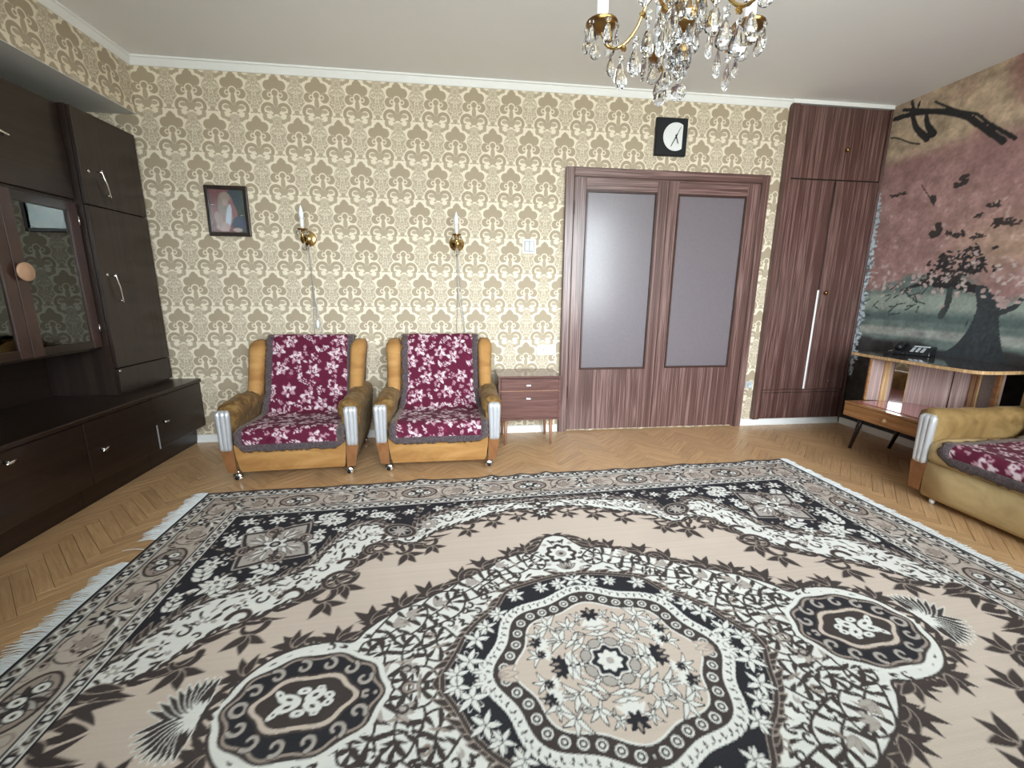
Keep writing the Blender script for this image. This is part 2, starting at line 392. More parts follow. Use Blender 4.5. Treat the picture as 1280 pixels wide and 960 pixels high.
def inpoly(p, X, Y):
    m = np.zeros(X.shape, bool); j = len(p) - 1
    for i in range(len(p)):
        xi, yi = p[i]; xj, yj = p[j]
        if yi != yj: m ^= ((yi > Y) != (yj > Y)) & (X < (xj - xi) * (Y - yi) / (yj - yi) + xi)
        j = i
    return m
def smooth_line(pts, n):
    """Catmull-Rom through pts, resampled to n points of equal arc length"""
    p = np.array(pts, float); q = np.vstack([2 * p[0] - p[1], p, 2 * p[-1] - p[-2]]); o = []
    for i in range(1, len(q) - 2):
        for t in np.linspace(0, 1, 16, endpoint=False):
            a, b, c, d = q[i - 1], q[i], q[i + 1], q[i + 2]
            o.append(.5 * ((2 * b) + (c - a) * t + (2 * a - 5 * b + 4 * c - d) * t * t + (3 * b - a - 3 * c + d) * t ** 3))
    o.append(p[-1]); o = np.array(o); L = np.r_[0, np.cumsum(np.hypot(*np.diff(o, axis=0).T))]
    s = np.linspace(0, L[-1], n)
    return np.c_[np.interp(s, L, o[:, 0]), np.interp(s, L, o[:, 1])]
def value_noise(nx, ny, cells, seed, octaves=4):
    rg = np.random.default_rng(seed); out = np.zeros((ny, nx), np.float32); amp = 1.; tot = 0
    for o in range(octaves):
        cx = max(2, int(cells * 2 ** o)); cy = max(2, int(cells * ny / nx * 2 ** o)); g = rg.random((cy + 2, cx + 2)).astype(np.float32)
        x = np.linspace(0, cx, nx, endpoint=False); y = np.linspace(0, cy, ny, endpoint=False)
        xi = x.astype(int); yi = y.astype(int); fx = x - xi; fy = y - yi
        fx = (fx * fx * (3 - 2 * fx))[None]; fy = (fy * fy * (3 - 2 * fy))[:, None]
        A = g[np.ix_(yi, xi)]; B = g[np.ix_(yi, xi + 1)]; C_ = g[np.ix_(yi + 1, xi)]; D = g[np.ix_(yi + 1, xi + 1)]
        out += amp * ((A * (1 - fx) + B * fx) * (1 - fy) + (C_ * (1 - fx) + D * fx) * fy); tot += amp; amp *= .5
    return out / tot
RUG_L, RUG_W = 1.872, 1.464          # half length (x) and half width (y) of the carpet
def draw_rug(res=.002):
    """one quarter of the carpet; x grows from the centre to the fringed end, y from the centre to the long edge"""
    BG = (.585, .49, .42); BK = (.026, .026, .032); WH = (.74, .735, .70); DK = (.060, .048, .045); TP = (.33, .27, .235); GY = (.42, .38, .35)
    cv = Canvas(RUG_L, RUG_W, res, BG); rg = random.Random(5); pi = math.pi
    def along(P, step, f, start=0.):
        P = np.array(P); L = np.r_[0, np.cumsum(np.hypot(*np.diff(P, axis=0).T))]; s = start; k = 0
        while s < L[-1]:
            x = np.interp(s, L, P[:, 0]); y = np.interp(s, L, P[:, 1]); e = .006
            dx = np.interp(min(s + e, L[-1]), L, P[:, 0]) - np.interp(max(s - e, 0), L, P[:, 0]); dy = np.interp(min(s + e, L[-1]), L, P[:, 1]) - np.interp(max(s - e, 0), L, P[:, 1])
            f(k, x, y, math.atan2(dy, dx)); s += step; k += 1
    def hook_fill(mask, step, seed, size=1., cx=0., cy=0.):
        # comma-shaped leaf marks scattered over the still white parts of mask
        r_ = random.Random(seed); y = 0.
        while y < RUG_W:
            x = step * .5 * r_.random()
            while x < RUG_L:
                px, py = x + (r_.random() - .5) * step * .6, y + (r_.random() - .5) * step * .6
                i, j = int(px / res), int(py / res)
                if 6 < i < cv.nx - 6 and 6 < j < cv.ny - 6 and mask[j, i]:
                    w_ = cv.a[j - 5:j + 6:5, i - 5:i + 6:5]
                    if w_.min() > .6:
                        a_ = math.atan2(py - cy, px - cx) + pi / 2 * (1 if r_.random() < .5 else -1) + r_.gauss(0, .5); k_ = r_.random(); c_ = DK if k_ < .82 else GY
                        if k_ < .55: cv.leaf(px, py, a_, .040 * size, .0075 * size, c_, None, 0, .8 * (1 if k_ < .27 else -1))
                        elif k_ < .75: cv.curl(px, py, .017 * size, a_, a_ + 4.2, .0055 * size, .003 * size, c_)
                        else: cv.leaf(px, py, a_, .03 * size, .006 * size, c_, None, 0, .3); cv.leaf(px, py, a_ + 1.1, .025 * size, .005 * size, c_, None, 0, -.4)
                x += step
            y += step
    # ---- field: corner spandrel and garland
    IX, IY = 1.575, 1.14
    A = smooth_line([(1.60, .20), (1.555, .262), (1.505, .367), (1.417, .49), (1.263, .555), (1.171, .601), (1.088, .675), (1.067, .748), (1.01, .87), (.975, .945), (.885, .975), (.80, .93), (.735, .865), (.665, .89), (.63, .955), (.55, 1.02), (.42, 1.06), (.30, 1.085), (.15, 1.10), (0, 1.10)], 260)
    B = smooth_line([(1.60, .10), (1.50, .135), (1.42, .17), (1.32, .30), (1.22, .36), (1.12, .42), (1.02, .50), (.95, .58), (.90, .67), (.86, .76), (.78, .80), (.70, .76), (.63, .78), (.55, .86), (.46, .90), (.36, .94), (.25, .985), (.12, 1.01), (0, .98)], 260)
    corner = [(0, IY + .02), (IX + .02, IY + .02), (IX + .02, .1)]
    def edge_leaves(P, sgn, step, L, W, col, out, jit=.25, start=0., tilt=.95):
        def f(k, x, y, a):
            l = L * (1 + jit * (rg.random() - .5) * 2)
            cv.leaf(x, y, a + sgn * (tilt + .25 * (k % 3 - 1)), l, W * (.8 + .4 * rg.random()), col, out, .0035, bend=-sgn * .55)
        along(P, step, f, start)
    edge_leaves(B, 1, .046, .085, .012, DK, None)
    edge_leaves(B, 1, .15, .12, .016, DK, TP, .3, .03, .6)
    cv.poly(list(map(tuple, B)) + corner, WH)
    edge_leaves(B, -1, .034, .045, .009, DK, None, .3, .01, .8)
    cv.stroke(B, .0045, .0045, DK)
    def sprig(x, y, a, s, col=DK, out=TP):
        cv.curl(x, y, .05 * s, a - 1.6, a + 1.4, .011 * s, .005 * s, col, out)
        for d in (-.7, 0., .7): cv.leaf(x + .04 * s * math.cos(a), y + .04 * s * math.sin(a), a + d, .075 * s, .015 * s, col, out, .0035, .3 * d)
    for x, y, a, s in ((.94, .55, -1.9, 1.2), (1.00, .45, -2.1, 1.1), (.72, .72, -2.2, 1.1), (.83, .755, -1.9, 1.0), (1.20, .33, -1.7, 1.1), (1.36, .21, -2.0, 1.1), (.60, .76, -2.1, .9), (.42, .88, -1.8, .9), (.28, .94, -1.7, .9), (.13, .97, -1.4, .8)):
        sprig(x, y, a, s)
    for x, y, r, a0, a1 in ((.955, .53, .075, 2.6, -2.4), (.84, .735, .06, 2.9, -2.0), (1.10, .47, .05, 0, 4.6), (1.25, .38, .045, 0, 4.4), (.93, .64, .05, .5, 5), (.77, .83, .04, 0, 4.5)):
        cv.curl(x, y, r, a0, a1, .010, .006, DK, TP)
    # marks on the white band
    M = smooth_line((.5 * A + .5 * B)[6:], 220)
    def mark(k, x, y, a):
        t = k % 4
        if t == 0: cv.flower(x, y, .022, 5, a, GY, DK, .003, .35, WH, .35)
        elif t == 1: cv.leaf(x, y, a + 2.2, .05, .010, DK, None, 0, .5); cv.leaf(x, y, a - .9, .045, .009, DK, None, 0, .5)
        elif t == 2: cv.flower(x, y, .024, 4, a + .6, DK, None, 0, .55, WH, .25)
        else: cv.curl(x, y, .026, a, a + 4.6, .006, .004, DK)
    along(M, .062, mark, .03)
    along(M, .062, lambda k, x, y, a: cv.leaf(x + .02 * math.sin(a), y - .02 * math.cos(a), a + (.8 if k % 2 else -.8), .034, .006, TP if k % 3 else DK, None, 0, .4), .06)
    band = cv.mask([tuple(q) for q in B] + corner)
    hook_fill(band, .034, 61, .95, 1.7, 1.4)
    # black corner
    cv.poly(list(map(tuple, A)) + corner, BK)
    edge_leaves(A, -1, .03, .06, .012, DK, TP, .3, 0, 1.0)
    edge_leaves(A, -1, .037, .04, .008, GY, DK, .3, .012, .7)
    edge_leaves(A, 1, .034, .042, .010, DK, None, .3, .01, .9)
    clip = cv.mask([tuple(q) for q in A] + corner)
    # paisley on the garland
    cv.ellipse(.735, .885, .085, .055, .5, DK, TP, .005); cv.ellipse(.735, .885, .060, .034, .5, BK, GY, .004)
    for k in range(9): cv.leaf(.735, .885, k * .7 + .3, .05, .007, GY, None, 0, .3)
    cv.flower(.60, .93, .05, 8, 0, GY, DK, .004, .2, TP, .4); cv.ellipse(.60, .93, .012, col=WH)
    # scattered white flowers and leaf sprays on the black ground
    cx, cy = 1.297, .852
    def spray(x, y, a, n, l, col=WH):
        ca, sa = math.cos(a), math.sin(a)
        for k in range(n):
            px, py = x + ca * k * l * .55, y + sa * k * l * .55
            for sg in (1, -1): cv.leaf(px, py, a + sg * .95, l, l * .22, col, BK, .003, -.2 * sg)
        cv.leaf(x + ca * n * l * .55, y + sa * n * l * .55, a, l, l * .22, col, BK, .003)
    for x, y, a, n, l in ((1.09, .86, .3, 3, .055), (1.02, 1.03, 0, 4, .05), (1.16, 1.07, 2.9, 3, .05), (1.46, 1.02, -2.2, 3, .05), (1.50, .62, 1.3, 3, .055), (1.36, .60, -.3, 4, .055), (1.22, .64, .4, 3, .055), (1.50, .86, 1.9, 2, .055), (.90, 1.06, 3.1, 3, .045), (1.42, .52, 2.4, 2, .05), (1.53, .45, 1.6, 2, .045), (1.13, .74, 1.4, 2, .05)):
        spray(x, y, a, n, l)
    for x, y, r, n in ((1.08, 1.03, .055, 9), (1.50, 1.08, .04, 6), (1.36, 1.08, .045, 7), (1.22, 1.085, .036, 6), (1.51, .73, .045, 6), (1.43, .60, .05, 7), (1.53, .94, .034, 6), (1.29, .595, .034, 6), (1.12, .93, .032, 6), (1.02, .94, .028, 6), (1.54, .53, .028, 5), (.95, 1.09, .034, 6), (.80, 1.03, .034, 6), (.70, 1.07, .03, 6), (.55, 1.085, .03, 5), (.41, 1.10, .025, 5)):
        cv.flower(x, y, r, n, r * 40, WH, BK, .005, .30, BK, .22); cv.ellipse(x, y, r * .1, col=GY)
    cv.clip = clip
    for k in range(900):
        x, y = .2 + 1.38 * rg.random(), .2 + .94 * rg.random(); i, j = int(x / res), int(y / res)
        if cv.a[max(0, j - 5):j + 6, max(0, i - 5):i + 6].max() < .06:
            a_ = rg.random() * 6.28
            if k % 3: cv.leaf(x, y, a_, .024, .006, GY if k % 2 else TP, None, 0, .4)
            else: cv.curl(x, y, .013, a_, a_ + 4.5, .0035, .0025, WH if k % 2 else TP)
    cv.clip = None
    # corner rose
    for k in range(4):
        a = k * pi / 2 + .55
        cv.leaf(cx, cy, a, .205, .085, DK, GY, .005); cv.leaf(cx + .02 * math.cos(a), cy + .02 * math.sin(a), a, .165, .062, GY, BK, .005)
        for q in range(-2, 3): cv.leaf(cx + .05 * math.cos(a), cy + .05 * math.sin(a), a + q * .3, .085, .008, TP if q % 2 else WH, BK, .002)
    for k in range(4):
        a = k * pi / 2 + .55 + pi / 4
        cv.curl(cx + .12 * math.cos(a), cy + .12 * math.sin(a), .05, a - 2.6, a + 2.2, .007, .005, TP, BK); cv.flower(cx + .105 * math.cos(a), cy + .105 * math.sin(a), .03, 5, a, DK, TP, .003)
    cv.flower(cx, cy, .055, 6, .3, WH, BK, .005, .22, BK, .45); cv.ellipse(cx, cy, .013, col=GY)
    # pendant at the middle of the long side, sprigs at the middle of the short side
    for k in range(6): cv.leaf(0, .955, -pi / 2 + (k - 2.5) * .62, .085, .016, DK, None, 0, .2)
    cv.flower(0, .955, .03, 6, 0, WH, DK, .005, .3, DK, .3); cv.flower(0, 1.06, .06, 4, 0, DK, GY, .005, .3, WH, .2)
    for k, (x, y, a, l) in enumerate(((1.575, .02, pi, .13), (1.57, .05, 2.6, .13), (1.58, .10, 2.7, .12), (1.575, .015, 2.0, .06), (1.56, .07, 3.4, .11), (1.57, .13, 2.9, .10))):
        cv.leaf(x, y, a, l, .015, DK, TP if k % 2 else None, .004, .3)
    # ---- central medallion
    OUT = smooth_line([(0, .735), (.05, .715), (.085, .66), (.12, .615), (.20, .60), (.29, .565), (.38, .50), (.47, .455), (.55, .405), (.63, .365), (.72, .315), (.79, .255), (.83, .205), (.90, .215), (1.0, .205), (1.08, .165), (1.14, .09), (1.16, 0)], 260)
    edge_leaves(OUT, 1, .044, .075, .011, DK, None, .3, 0, .8)
    edge_leaves(OUT, 1, .04, .045, .010, DK, None, .3, .01, 1.4)
    edge_leaves(OUT, 1, .16, .09, .012, DK, TP, .3, .05, .9)
    for x, y, a, s in ((.46, .475, 2.0, 1.15), (.59, .395, 1.9, 1.2), (.78, .28, 1.7, 1.3), (.23, .60, 1.8, 1.0), (.15, .63, 1.5, .9), (.36, .53, 1.9, 1.2), (.68, .35, 1.2, 1.1), (.88, .215, 1.6, 1.0), (1.02, .21, 1.1, 1.0), (1.13, .12, .6, 1.0)):
        for d in (-.75, -.2, .35, .85): cv.leaf(x, y, a + d, .075 * s, .013 * s, DK, TP if d > .2 else None, .003, .3 * d)
    cv.curl(.40, .49, .06, -.6, 3.6, .010, .006, DK, TP)
    cv.poly([tuple(q) for q in OUT] + [(0, 0)], WH)
    cv.stroke(OUT, .005, .005, DK)
    clipm = cv.mask([tuple(q) for q in OUT] + [(0, 0)]); cv.clip = clipm
    # acanthus lobes: plumes of dark hooks on white
    IN = smooth_line([(0, .435), (.083, .43), (.189, .405), (.28, .37), (.335, .29), (.40, .235), (.455, .17), (.49, .10), (.53, .03), (.535, 0)], 200)
    def lobe(x, y, rx, ry, ang, l, n, ph=0.):
        # white feathered lobe: dark double rim with hooks curling inwards and a split spine
        ca, sa = math.cos(ang), math.sin(ang); E = []
        for t in np.linspace(0, 2 * pi, 90):
            u, v = rx * math.cos(t), ry * math.sin(t) * (1 + .12 * math.cos(3 * t)); E.append((x + u * ca - v * sa, y + u * sa + v * ca))
        cv.poly(E, WH)
        for k in range(n):
            t = 2 * pi * k / n + ph; u, v = rx * math.cos(t), ry * math.sin(t); px, py = x + u * ca - v * sa, y + u * sa + v * ca
            nx_, ny_ = math.cos(t) / rx, math.sin(t) / ry; a_ = math.atan2(-(nx_ * sa + ny_ * ca), -(nx_ * ca - ny_ * sa))
            cv.leaf(px, py, a_ + .55, l * (.85 + .5 * (k % 2)), .0105, DK, None, 0, -.8)
        cv.stroke(E, .004, .004, DK)
        cv.stroke(smooth_line([(x - rx * .5 * ca, y - rx * .5 * sa), (x + .1 * ry * sa, y - .1 * ry * ca), (x + rx * .55 * ca, y + rx * .55 * sa)], 12), .005, .003, DK)
        for q in (-.25, .1, .4):
            for sg in (1, -1): cv.leaf(x + rx * q * ca, y + rx * q * sa, ang + sg * .9, l * .75, .006, DK if q > 0 else TP, None, 0, .5 * sg)
    hook_fill(clipm, .036, 62, 1.0)
    for x, y, rx, ry, ang, l in ((.245, .525, .135, .060, -.50, .045), (.135, .545, .06, .042, 1.1, .03), (.405, .425, .125, .068, -.62, .048), (.545, .315, .115, .070, -.70, .05), (.68, .255, .115, .062, -.75, .05),
                               (.545, .155, .075, .06, 1.3, .042), (.655, .115, .095, .068, 1.5, .048), (.765, .13, .07, .045, 1.45, .036), (.615, .02, .07, .05, .2, .04), (.30, .425, .10, .036, -.45, .032)):
        lobe(x, y, rx, ry, ang, l, int(2 * pi * math.sqrt((rx * rx + ry * ry) / 2) / .044))
    for x, y, r in ((.62, .13, .02), (.46, .40, .018), (.26, .53, .018), (.56, .27, .02), (.68, .26, .024), (.48, .26, .018), (.22, .47, .016), (.70, .18, .018), (.33, .47, .016)):
        cv.flower(x, y, r, 4, .7, DK, None, 0, .45, WH, .3)
    for x, y, a in ((.70, .25, 2.4), (.66, .07, 2.9), (.43, .43, 2.2), (.30, .53, 2.4), (.555, .33, 2.0), (.72, .05, 1.4), (.66, .31, 3.4)):
        for d in (-.5, 0, .5): cv.leaf(x, y, a + d, .05, .008, GY, TP, .002, .2 * d)
    for k in range(10):
        a = k * .16; r = .63 + .02 * (k % 2); x, y = r * math.cos(a), r * math.sin(a) * .62
        cv.curl(x, y, .018, a * 2, a * 2 + 4.5, .005, .003, TP if k % 3 == 0 else DK)
    # black ground between the ring and the plumes
    edge_leaves(IN, 1, .026, .045, .011, DK, TP, .3, 0, 1.0)
    cv.poly([tuple(q) for q in IN] + [(0, 0)], BK); cv.stroke(IN, .006, .006, DK, TP, .003)
    for x, y, r in ((.42, .15, .036), (.45, .065, .040), (.38, .20, .030), (.33, .255, .030), (.25, .345, .030), (.14, .375, .026), (.065, .385, .030), (.0, .40, .036), (.49, .02, .032), (.41, .02, .026)):
        cv.flower(x, y, r, 6, r * 60, BK if r > .034 else WH, WH if r > .034 else GY, .004, .42, GY if r > .034 else BK, .25)
        for k in range(5): cv.leaf(x, y, k * 1.26 + r * 50, r * 1.35, r * .22, WH, BK, .002)
    # white serrated band, dark scalloped ring with rosettes
    def ringpts(rx, ry, am, n=8, N=240, ph=0):
        return [(rx * (1 + am * math.cos(n * t + ph)) * math.cos(t), ry * (1 + am * math.cos(n * t + ph)) * math.sin(t)) for t in np.linspace(-.15, pi / 2 + .15, N)]
    def pring(rx, ry, am, col): cv.poly([(-.2, -.2)] + [(rx * 1.02, -.2)] + ringpts(rx, ry, am) + [(-.2, ry)], col)
    R0 = ringpts(.386, .336, .042)
    along(R0, .022, lambda k, x, y, a: cv.leaf(x, y, a - 1.0, .028, .008, WH, None, 0, .6))
    pring(.386, .336, .042, WH); along(R0, .031, lambda k, x, y, a: cv.leaf(x, y, a + 1.4, .016, .004, DK, None, 0, .3), .012)
    pring(.366, .316, .045, DK); pring(.298, .254, .05, BG)
    cv.stroke(ringpts(.298, .254, .05), .003, .003, WH); cv.stroke(ringpts(.366, .316, .045), .003, .003, WH)
    MID = ringpts(.331, .284, .047)
    def dot(k, x, y, a): cv.ellipse(x, y, .0165, col=WH); cv.ellipse(x, y, .0115, col=DK); cv.ellipse(x, y, .0055, col=WH)
    along(MID, .049, dot, .022)
    for k in range(3): cv.leaf(.36, 0, pi - .5 + k * .5, .06, .012, BG, TP, .003)
    # heart of the medallion
    for x, y, a, l in ((.13, .10, .6, .1), (.20, .12, .9, .085), (.09, .15, 1.2, .085), (.22, .05, .3, .07), (.16, .17, .8, .085), (.05, .19, 2.2, .05)):
        for d in (-.9, -.3, .3, .9): cv.leaf(x, y, a + d, l * .62, l * .085, WH, DK, .0028, .5 * d)
        cv.stroke([(x, y), (x - l * .5 * math.cos(a), y - l * .5 * math.sin(a))], .0035, .0025, WH, DK, .0025); cv.leaf(x - l * .3 * math.cos(a), y - l * .3 * math.sin(a), a + 2.2, l * .4, l * .07, GY, DK, .0025)
    for x, y, r, a in ((0, .205, .036, pi / 2), (.165, .012, .034, 0), (.225, .105, .024, .5), (.215, .055, .018, .2)):
        for d in (-.9, -.45, 0, .45, .9): cv.leaf(x - r * .5 * math.cos(a), y - r * .5 * math.sin(a), a + pi + d, r * 1.7, r * .3, WH, None, 0)
        cv.flower(x, y, r, 7, a, BK, None, 0, .2); cv.leaf(x, y, a, r * .8, r * .15, TP)
    for k in range(3):
        a = k * pi / 4
        cv.stroke([(.05 * math.cos(a), .05 * math.sin(a)), (.125 * math.cos(a), .125 * math.sin(a))], .008, .006, WH, DK, .003)
        for r in (.075, .105, .13):
            for sg in (1, -1): cv.leaf(r * math.cos(a), r * math.sin(a), a + sg * .9, .040, .0075, WH, DK, .003, .5 * sg)
    for a in (.39, 1.18): cv.ellipse(.078 * math.cos(a), .078 * math.sin(a), .016, .022, a, GY, DK, .003)
    cv.flower(0, 0, .062, 8, 0, BK, WH, .006, .1); cv.flower(0, 0, .043, 8, 0, WH, None, 0, .12); cv.ellipse(0, 0, .013, col=GY)
    # flower in the upper tip
    cv.flower(0, .585, .075, 8, 0, DK, WH, .006, .08); cv.flower(0, .585, .056, 8, 0, WH, DK, .004, .15, GY, .45); cv.ellipse(0, .585, .010, col=DK)
    for k in range(5): cv.leaf(0, .475, pi / 2 + (k - 2) * .45, .05, .01, GY, DK, .003)
    # side cartouche and palmette
    def ov(rx, ry, am, n, col, out=None, ow=.004):
        c = (.925, 0)
        P = [(c[0] + rx * (1 + am * math.cos(n * t)) * math.cos(t), c[1] + ry * (1 + am * math.cos(n * t)) * math.sin(t)) for t in np.linspace(0, 2 * pi, 160)]
        cv.poly(P, col)
        if out: cv.stroke(P, ow, ow, out)
    cv.clip = None
    ov(.228, .176, .025, 10, DK, WH, .008); ov(.205, .154, .045, 10, BK, TP, .004)
    for k in range(14):
        t = k * pi * 2 / 14; cv.curl((.925 + .172 * math.cos(t)), .126 * math.sin(t), .024, t, t + 4.8, .006, .0045, GY, DK, .003)
    ov(.145, .094, .06, 6, BG, DK, .004); ov(.126, .076, .06, 6, DK)
    for x, y, rx, ry, a in ((.97, .012, .035, .016, .3), (.90, .018, .030, .018, -.5), (.86, .012, .016, .012, .4), (.935, .035, .02, .012, 0), (.89, .04, .012, .009, 0), (1.0, .03, .02, .01, .8)):
        cv.ellipse(x, y, rx, ry, a, WH); cv.ellipse(x, y, rx * .3, ry * .3, a, DK)
    cv.flower(1.185, 0, .035, 5, 0, DK, None, 0, .3)
    for k in range(9):
        d = k * .17; l = .135 - .035 * k / 8
        cv.leaf(1.205, .015 * k / 8, d, l * 1.05, .0145, DK, WH, .003, .25)
    for k in range(5): cv.leaf(1.20, .0, .1 + k * .33, .055, .007, WH, None, 0, .1)
    # ---- borders
    X, Y = np.meshgrid((np.arange(cv.nx) + .5) * res, (np.arange(cv.ny) + .5) * res)
    dx = RUG_L - X; dy = (RUG_W - Y); d = np.minimum(dx, dy * 1.0)
    d = np.where(dx * (RUG_W - IY) < dy * (RUG_L - IX), dx / (RUG_L - IX), dy / (RUG_W - IY))      # 0 at the rim, 1 at the field
    onx = dx * (RUG_W - IY) < dy * (RUG_L - IX); s = np.where(onx, Y, X)
    b = d < 1; a = cv.a
    a[b] = GY
    a[b & (d < .26)] = (.40, .375, .36); a[b & (d > .81)] = (.40, .375, .36)
    mb = b & (d > .27) & (d < .80); a[mb] = (.47, .405, .355)
    keep = cv.clip; cv.clip = mb
    wid = RUG_L - IX
    def bpt(u, v):   # u along the long edge, v 0..1 across the border
        return u, RUG_W - v * (RUG_W - IY)
    def bpt2(u, v): return RUG_L - v * wid, u
    for F_, off, nmax in ((bpt, 0., 4), (bpt2, .12, 4)):
        vert = F_ is bpt2
        for k in range(-1, nmax):
            u0 = k * .66 + off
            rot = pi / 2 if vert else 0
            def S(du, dv): return F_(u0 + du, .535 + dv)
            x, y = S(0, 0); cv.ellipse(x, y, .105, .068, rot, DK, (.47, .405, .355), .004); cv.ellipse(x, y, .094, .057, rot, TP)
            for q in range(12):
                t = q * pi / 6; cv.leaf(x, y, t + rot, .085 if q % 6 == 0 else .06, .011, DK if q % 2 else GY, BK, .003)
            for dd in (-.045, 0, .045):
                xx, yy = S(dd, .03 if dd else -.06); cv.ellipse(xx, yy, .020, .017, 0, WH, BK, .006); cv.ellipse(xx, yy, .007, col=DK)
            for sg in (1, -1):
                x, y = S(sg * .215, .02); cv.ellipse(x, y, .087, .074, rot, DK); cv.ellipse(x, y, .081, .068, rot, (.5, .43, .38))
                cv.curl(x, y, .06, sg * 1.0 + rot, sg * 5.5 + rot, .006, .004, DK); cv.flower(x, y, .034, 8, 0, DK, GY, .004, .45, GY, .2)
                for q in range(7): cv.leaf(x, y, q * .9 + sg + rot, .055, .008, TP, None, 0, .5)
                for q in (-1, 1):
                    xx, yy = S(sg * .12, q * .17); cv.leaf(xx, yy, (0 if sg > 0 else pi) + q * .4 + rot, .06, .010, DK, GY, .003, .4); cv.curl(xx, yy, .026, 0, 4.5, .005, .003, TP)
                    xx, yy = S(sg * .28, q * .18); cv.leaf(xx, yy, (pi if sg > 0 else 0) - q * .5 + rot, .06, .010, DK, WH, .003, .4)
            x, y = S(.33, -.08); cv.flower(x, y, .042, 6, 0, BK, GY, .004, .3, WH, .3)
            for q in range(-3, 4):
                xx, yy = S(.33, .05); cv.leaf(xx, yy, (-pi / 2 if not vert else pi) + q * .45, .065, .010, DK if q % 2 else WH, GY, .003)
    for k in range(5000):
        x, y = RUG_L * rg.random(), RUG_W * rg.random(); i, j = int(x / res), int(y / res)
        if not mb[min(j, cv.ny - 1), min(i, cv.nx - 1)]: continue
        w_ = cv.a[max(0, j - 4):j + 5, max(0, i - 4):i + 5]
        if w_.min() > .3:
            a_ = rg.random() * 6.28; c_ = (DK, TP, DK, WH)[k % 4]
            if k % 2: cv.curl(x, y, .015, a_, a_ + 4.4, .004, .0028, c_)
            else: cv.leaf(x, y, a_, .036, .006, c_, None, 0, .6)
    cv.clip = keep
    # guard stripes
    def stripe(lo, hi, per):
        m = b & (d > lo) & (d < hi); c = (d - lo) / (hi - lo); ph = (s / per) % 1.
        a[m & (np.abs(c - .5) < .30) & (ph > .04) & (ph < .96)] = GY
        sq = np.abs(ph - .5) < .11
        a[m & sq & (np.abs(c - .5) < .38)] = BK; a[m & (np.abs(ph - .5) < .055) & (np.abs(c - .5) < .18)] = WH
        w = .5 + .28 * np.sin(ph * 2 * pi * 2 + .6); a[m & ~sq & (np.abs(c - w) < .10)] = DK
        w2 = .5 - .28 * np.sin(ph * 2 * pi * 2 + .6); a[m & ~sq & (np.abs(c - w2) < .09)] = WH
        fl = ((ph * 4) % 1.); a[m & ~sq & (np.hypot((fl - .5) * .5, c - .5) < .12)] = DK
        a[m & ((c < .09) | (c > .91))] = WH
    stripe(.06, .25, .13); stripe(.82, .97, .11)
    a[b & (d < .075)] = BK
    for lo, hi in ((.252, .276), (.796, .818), (.97, 1.)): a[b & (d > lo) & (d < hi)] = BK
    return a
# ================================================================ the room
NICHE = -.45; SOFFIT = 2.30
def wall_box(name, *a, mat=M_wall, label=None): return struct(obj(name, box(BM(), *a), mat), label)
wall_box('wall_back', NICHE - .1, W + .1, 0, .12, -.05, H + .05, label='back wall papered in cream and taupe damask')
beam = wall_box('wall_left', NICHE - .1, 0, REAR - .1, 0, SOFFIT, H + .05, mat=M_wall_y, label='papered beam above the recess on the left')
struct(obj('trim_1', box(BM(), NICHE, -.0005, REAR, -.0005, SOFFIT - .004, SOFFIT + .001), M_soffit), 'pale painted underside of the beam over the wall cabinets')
wall_box('wall_recess', NICHE - .1, NICHE, REAR - .1, 0, -.05, SOFFIT, mat=M_wall_y, label='back of the recess behind the wall cabinets')
wall_box('ceiling', NICHE - .2, W + .2, REAR - .2, .2, H, H + .1, mat=M_plaster, label='pale grey painted ceiling')
# rear wall with the window opening
bm = BM(); y0, y1 = REAR - .14, REAR
for a in ((NICHE - .1, WIN_X0, -.05, H + .05), (WIN_X1, W + .1, -.05, H + .05), (WIN_X0, WIN_X1, -.05, WIN_Z0), (WIN_X0, WIN_X1, WIN_Z1, H + .05)):
    box(bm, a[0], a[1], y0, y1, a[2], a[3])
struct(obj('wall_rear', bm, M_wall), 'papered wall with the window behind the camera')
win = struct(thing('window_1', 'wide white framed window in the wall behind the camera', None, ((WIN_X0 + WIN_X1) / 2, REAR - .07, WIN_Z0)))
wo = win.location.copy(); bm = BM(); fw = .05
box(bm, WIN_X0, WIN_X1, REAR - .10, REAR - .03, WIN_Z0, WIN_Z0 + fw); box(bm, WIN_X0, WIN_X1, REAR - .10, REAR - .03, WIN_Z1 - fw, WIN_Z1)
xs = [WIN_X0, 2.35, 3.40, 4.24, WIN_X1 - fw]
for x in xs: box(bm, x, x + fw, REAR - .099, REAR - .031, WIN_Z0, WIN_Z1)
obj('window_frame', bm, M_white, win, off=wo)
for a, b in zip(xs, xs[1:]): obj('pane', box(BM(), a + fw, b, REAR - .067, REAR - .063, WIN_Z0 + fw, WIN_Z1 - fw), M_clear, win, off=wo)
obj('window_sill', box(BM(), WIN_X0 - .05, WIN_X1 + .05, REAR - .03, REAR + .2, WIN_Z0 - .04, WIN_Z0), M_white, win, off=wo)

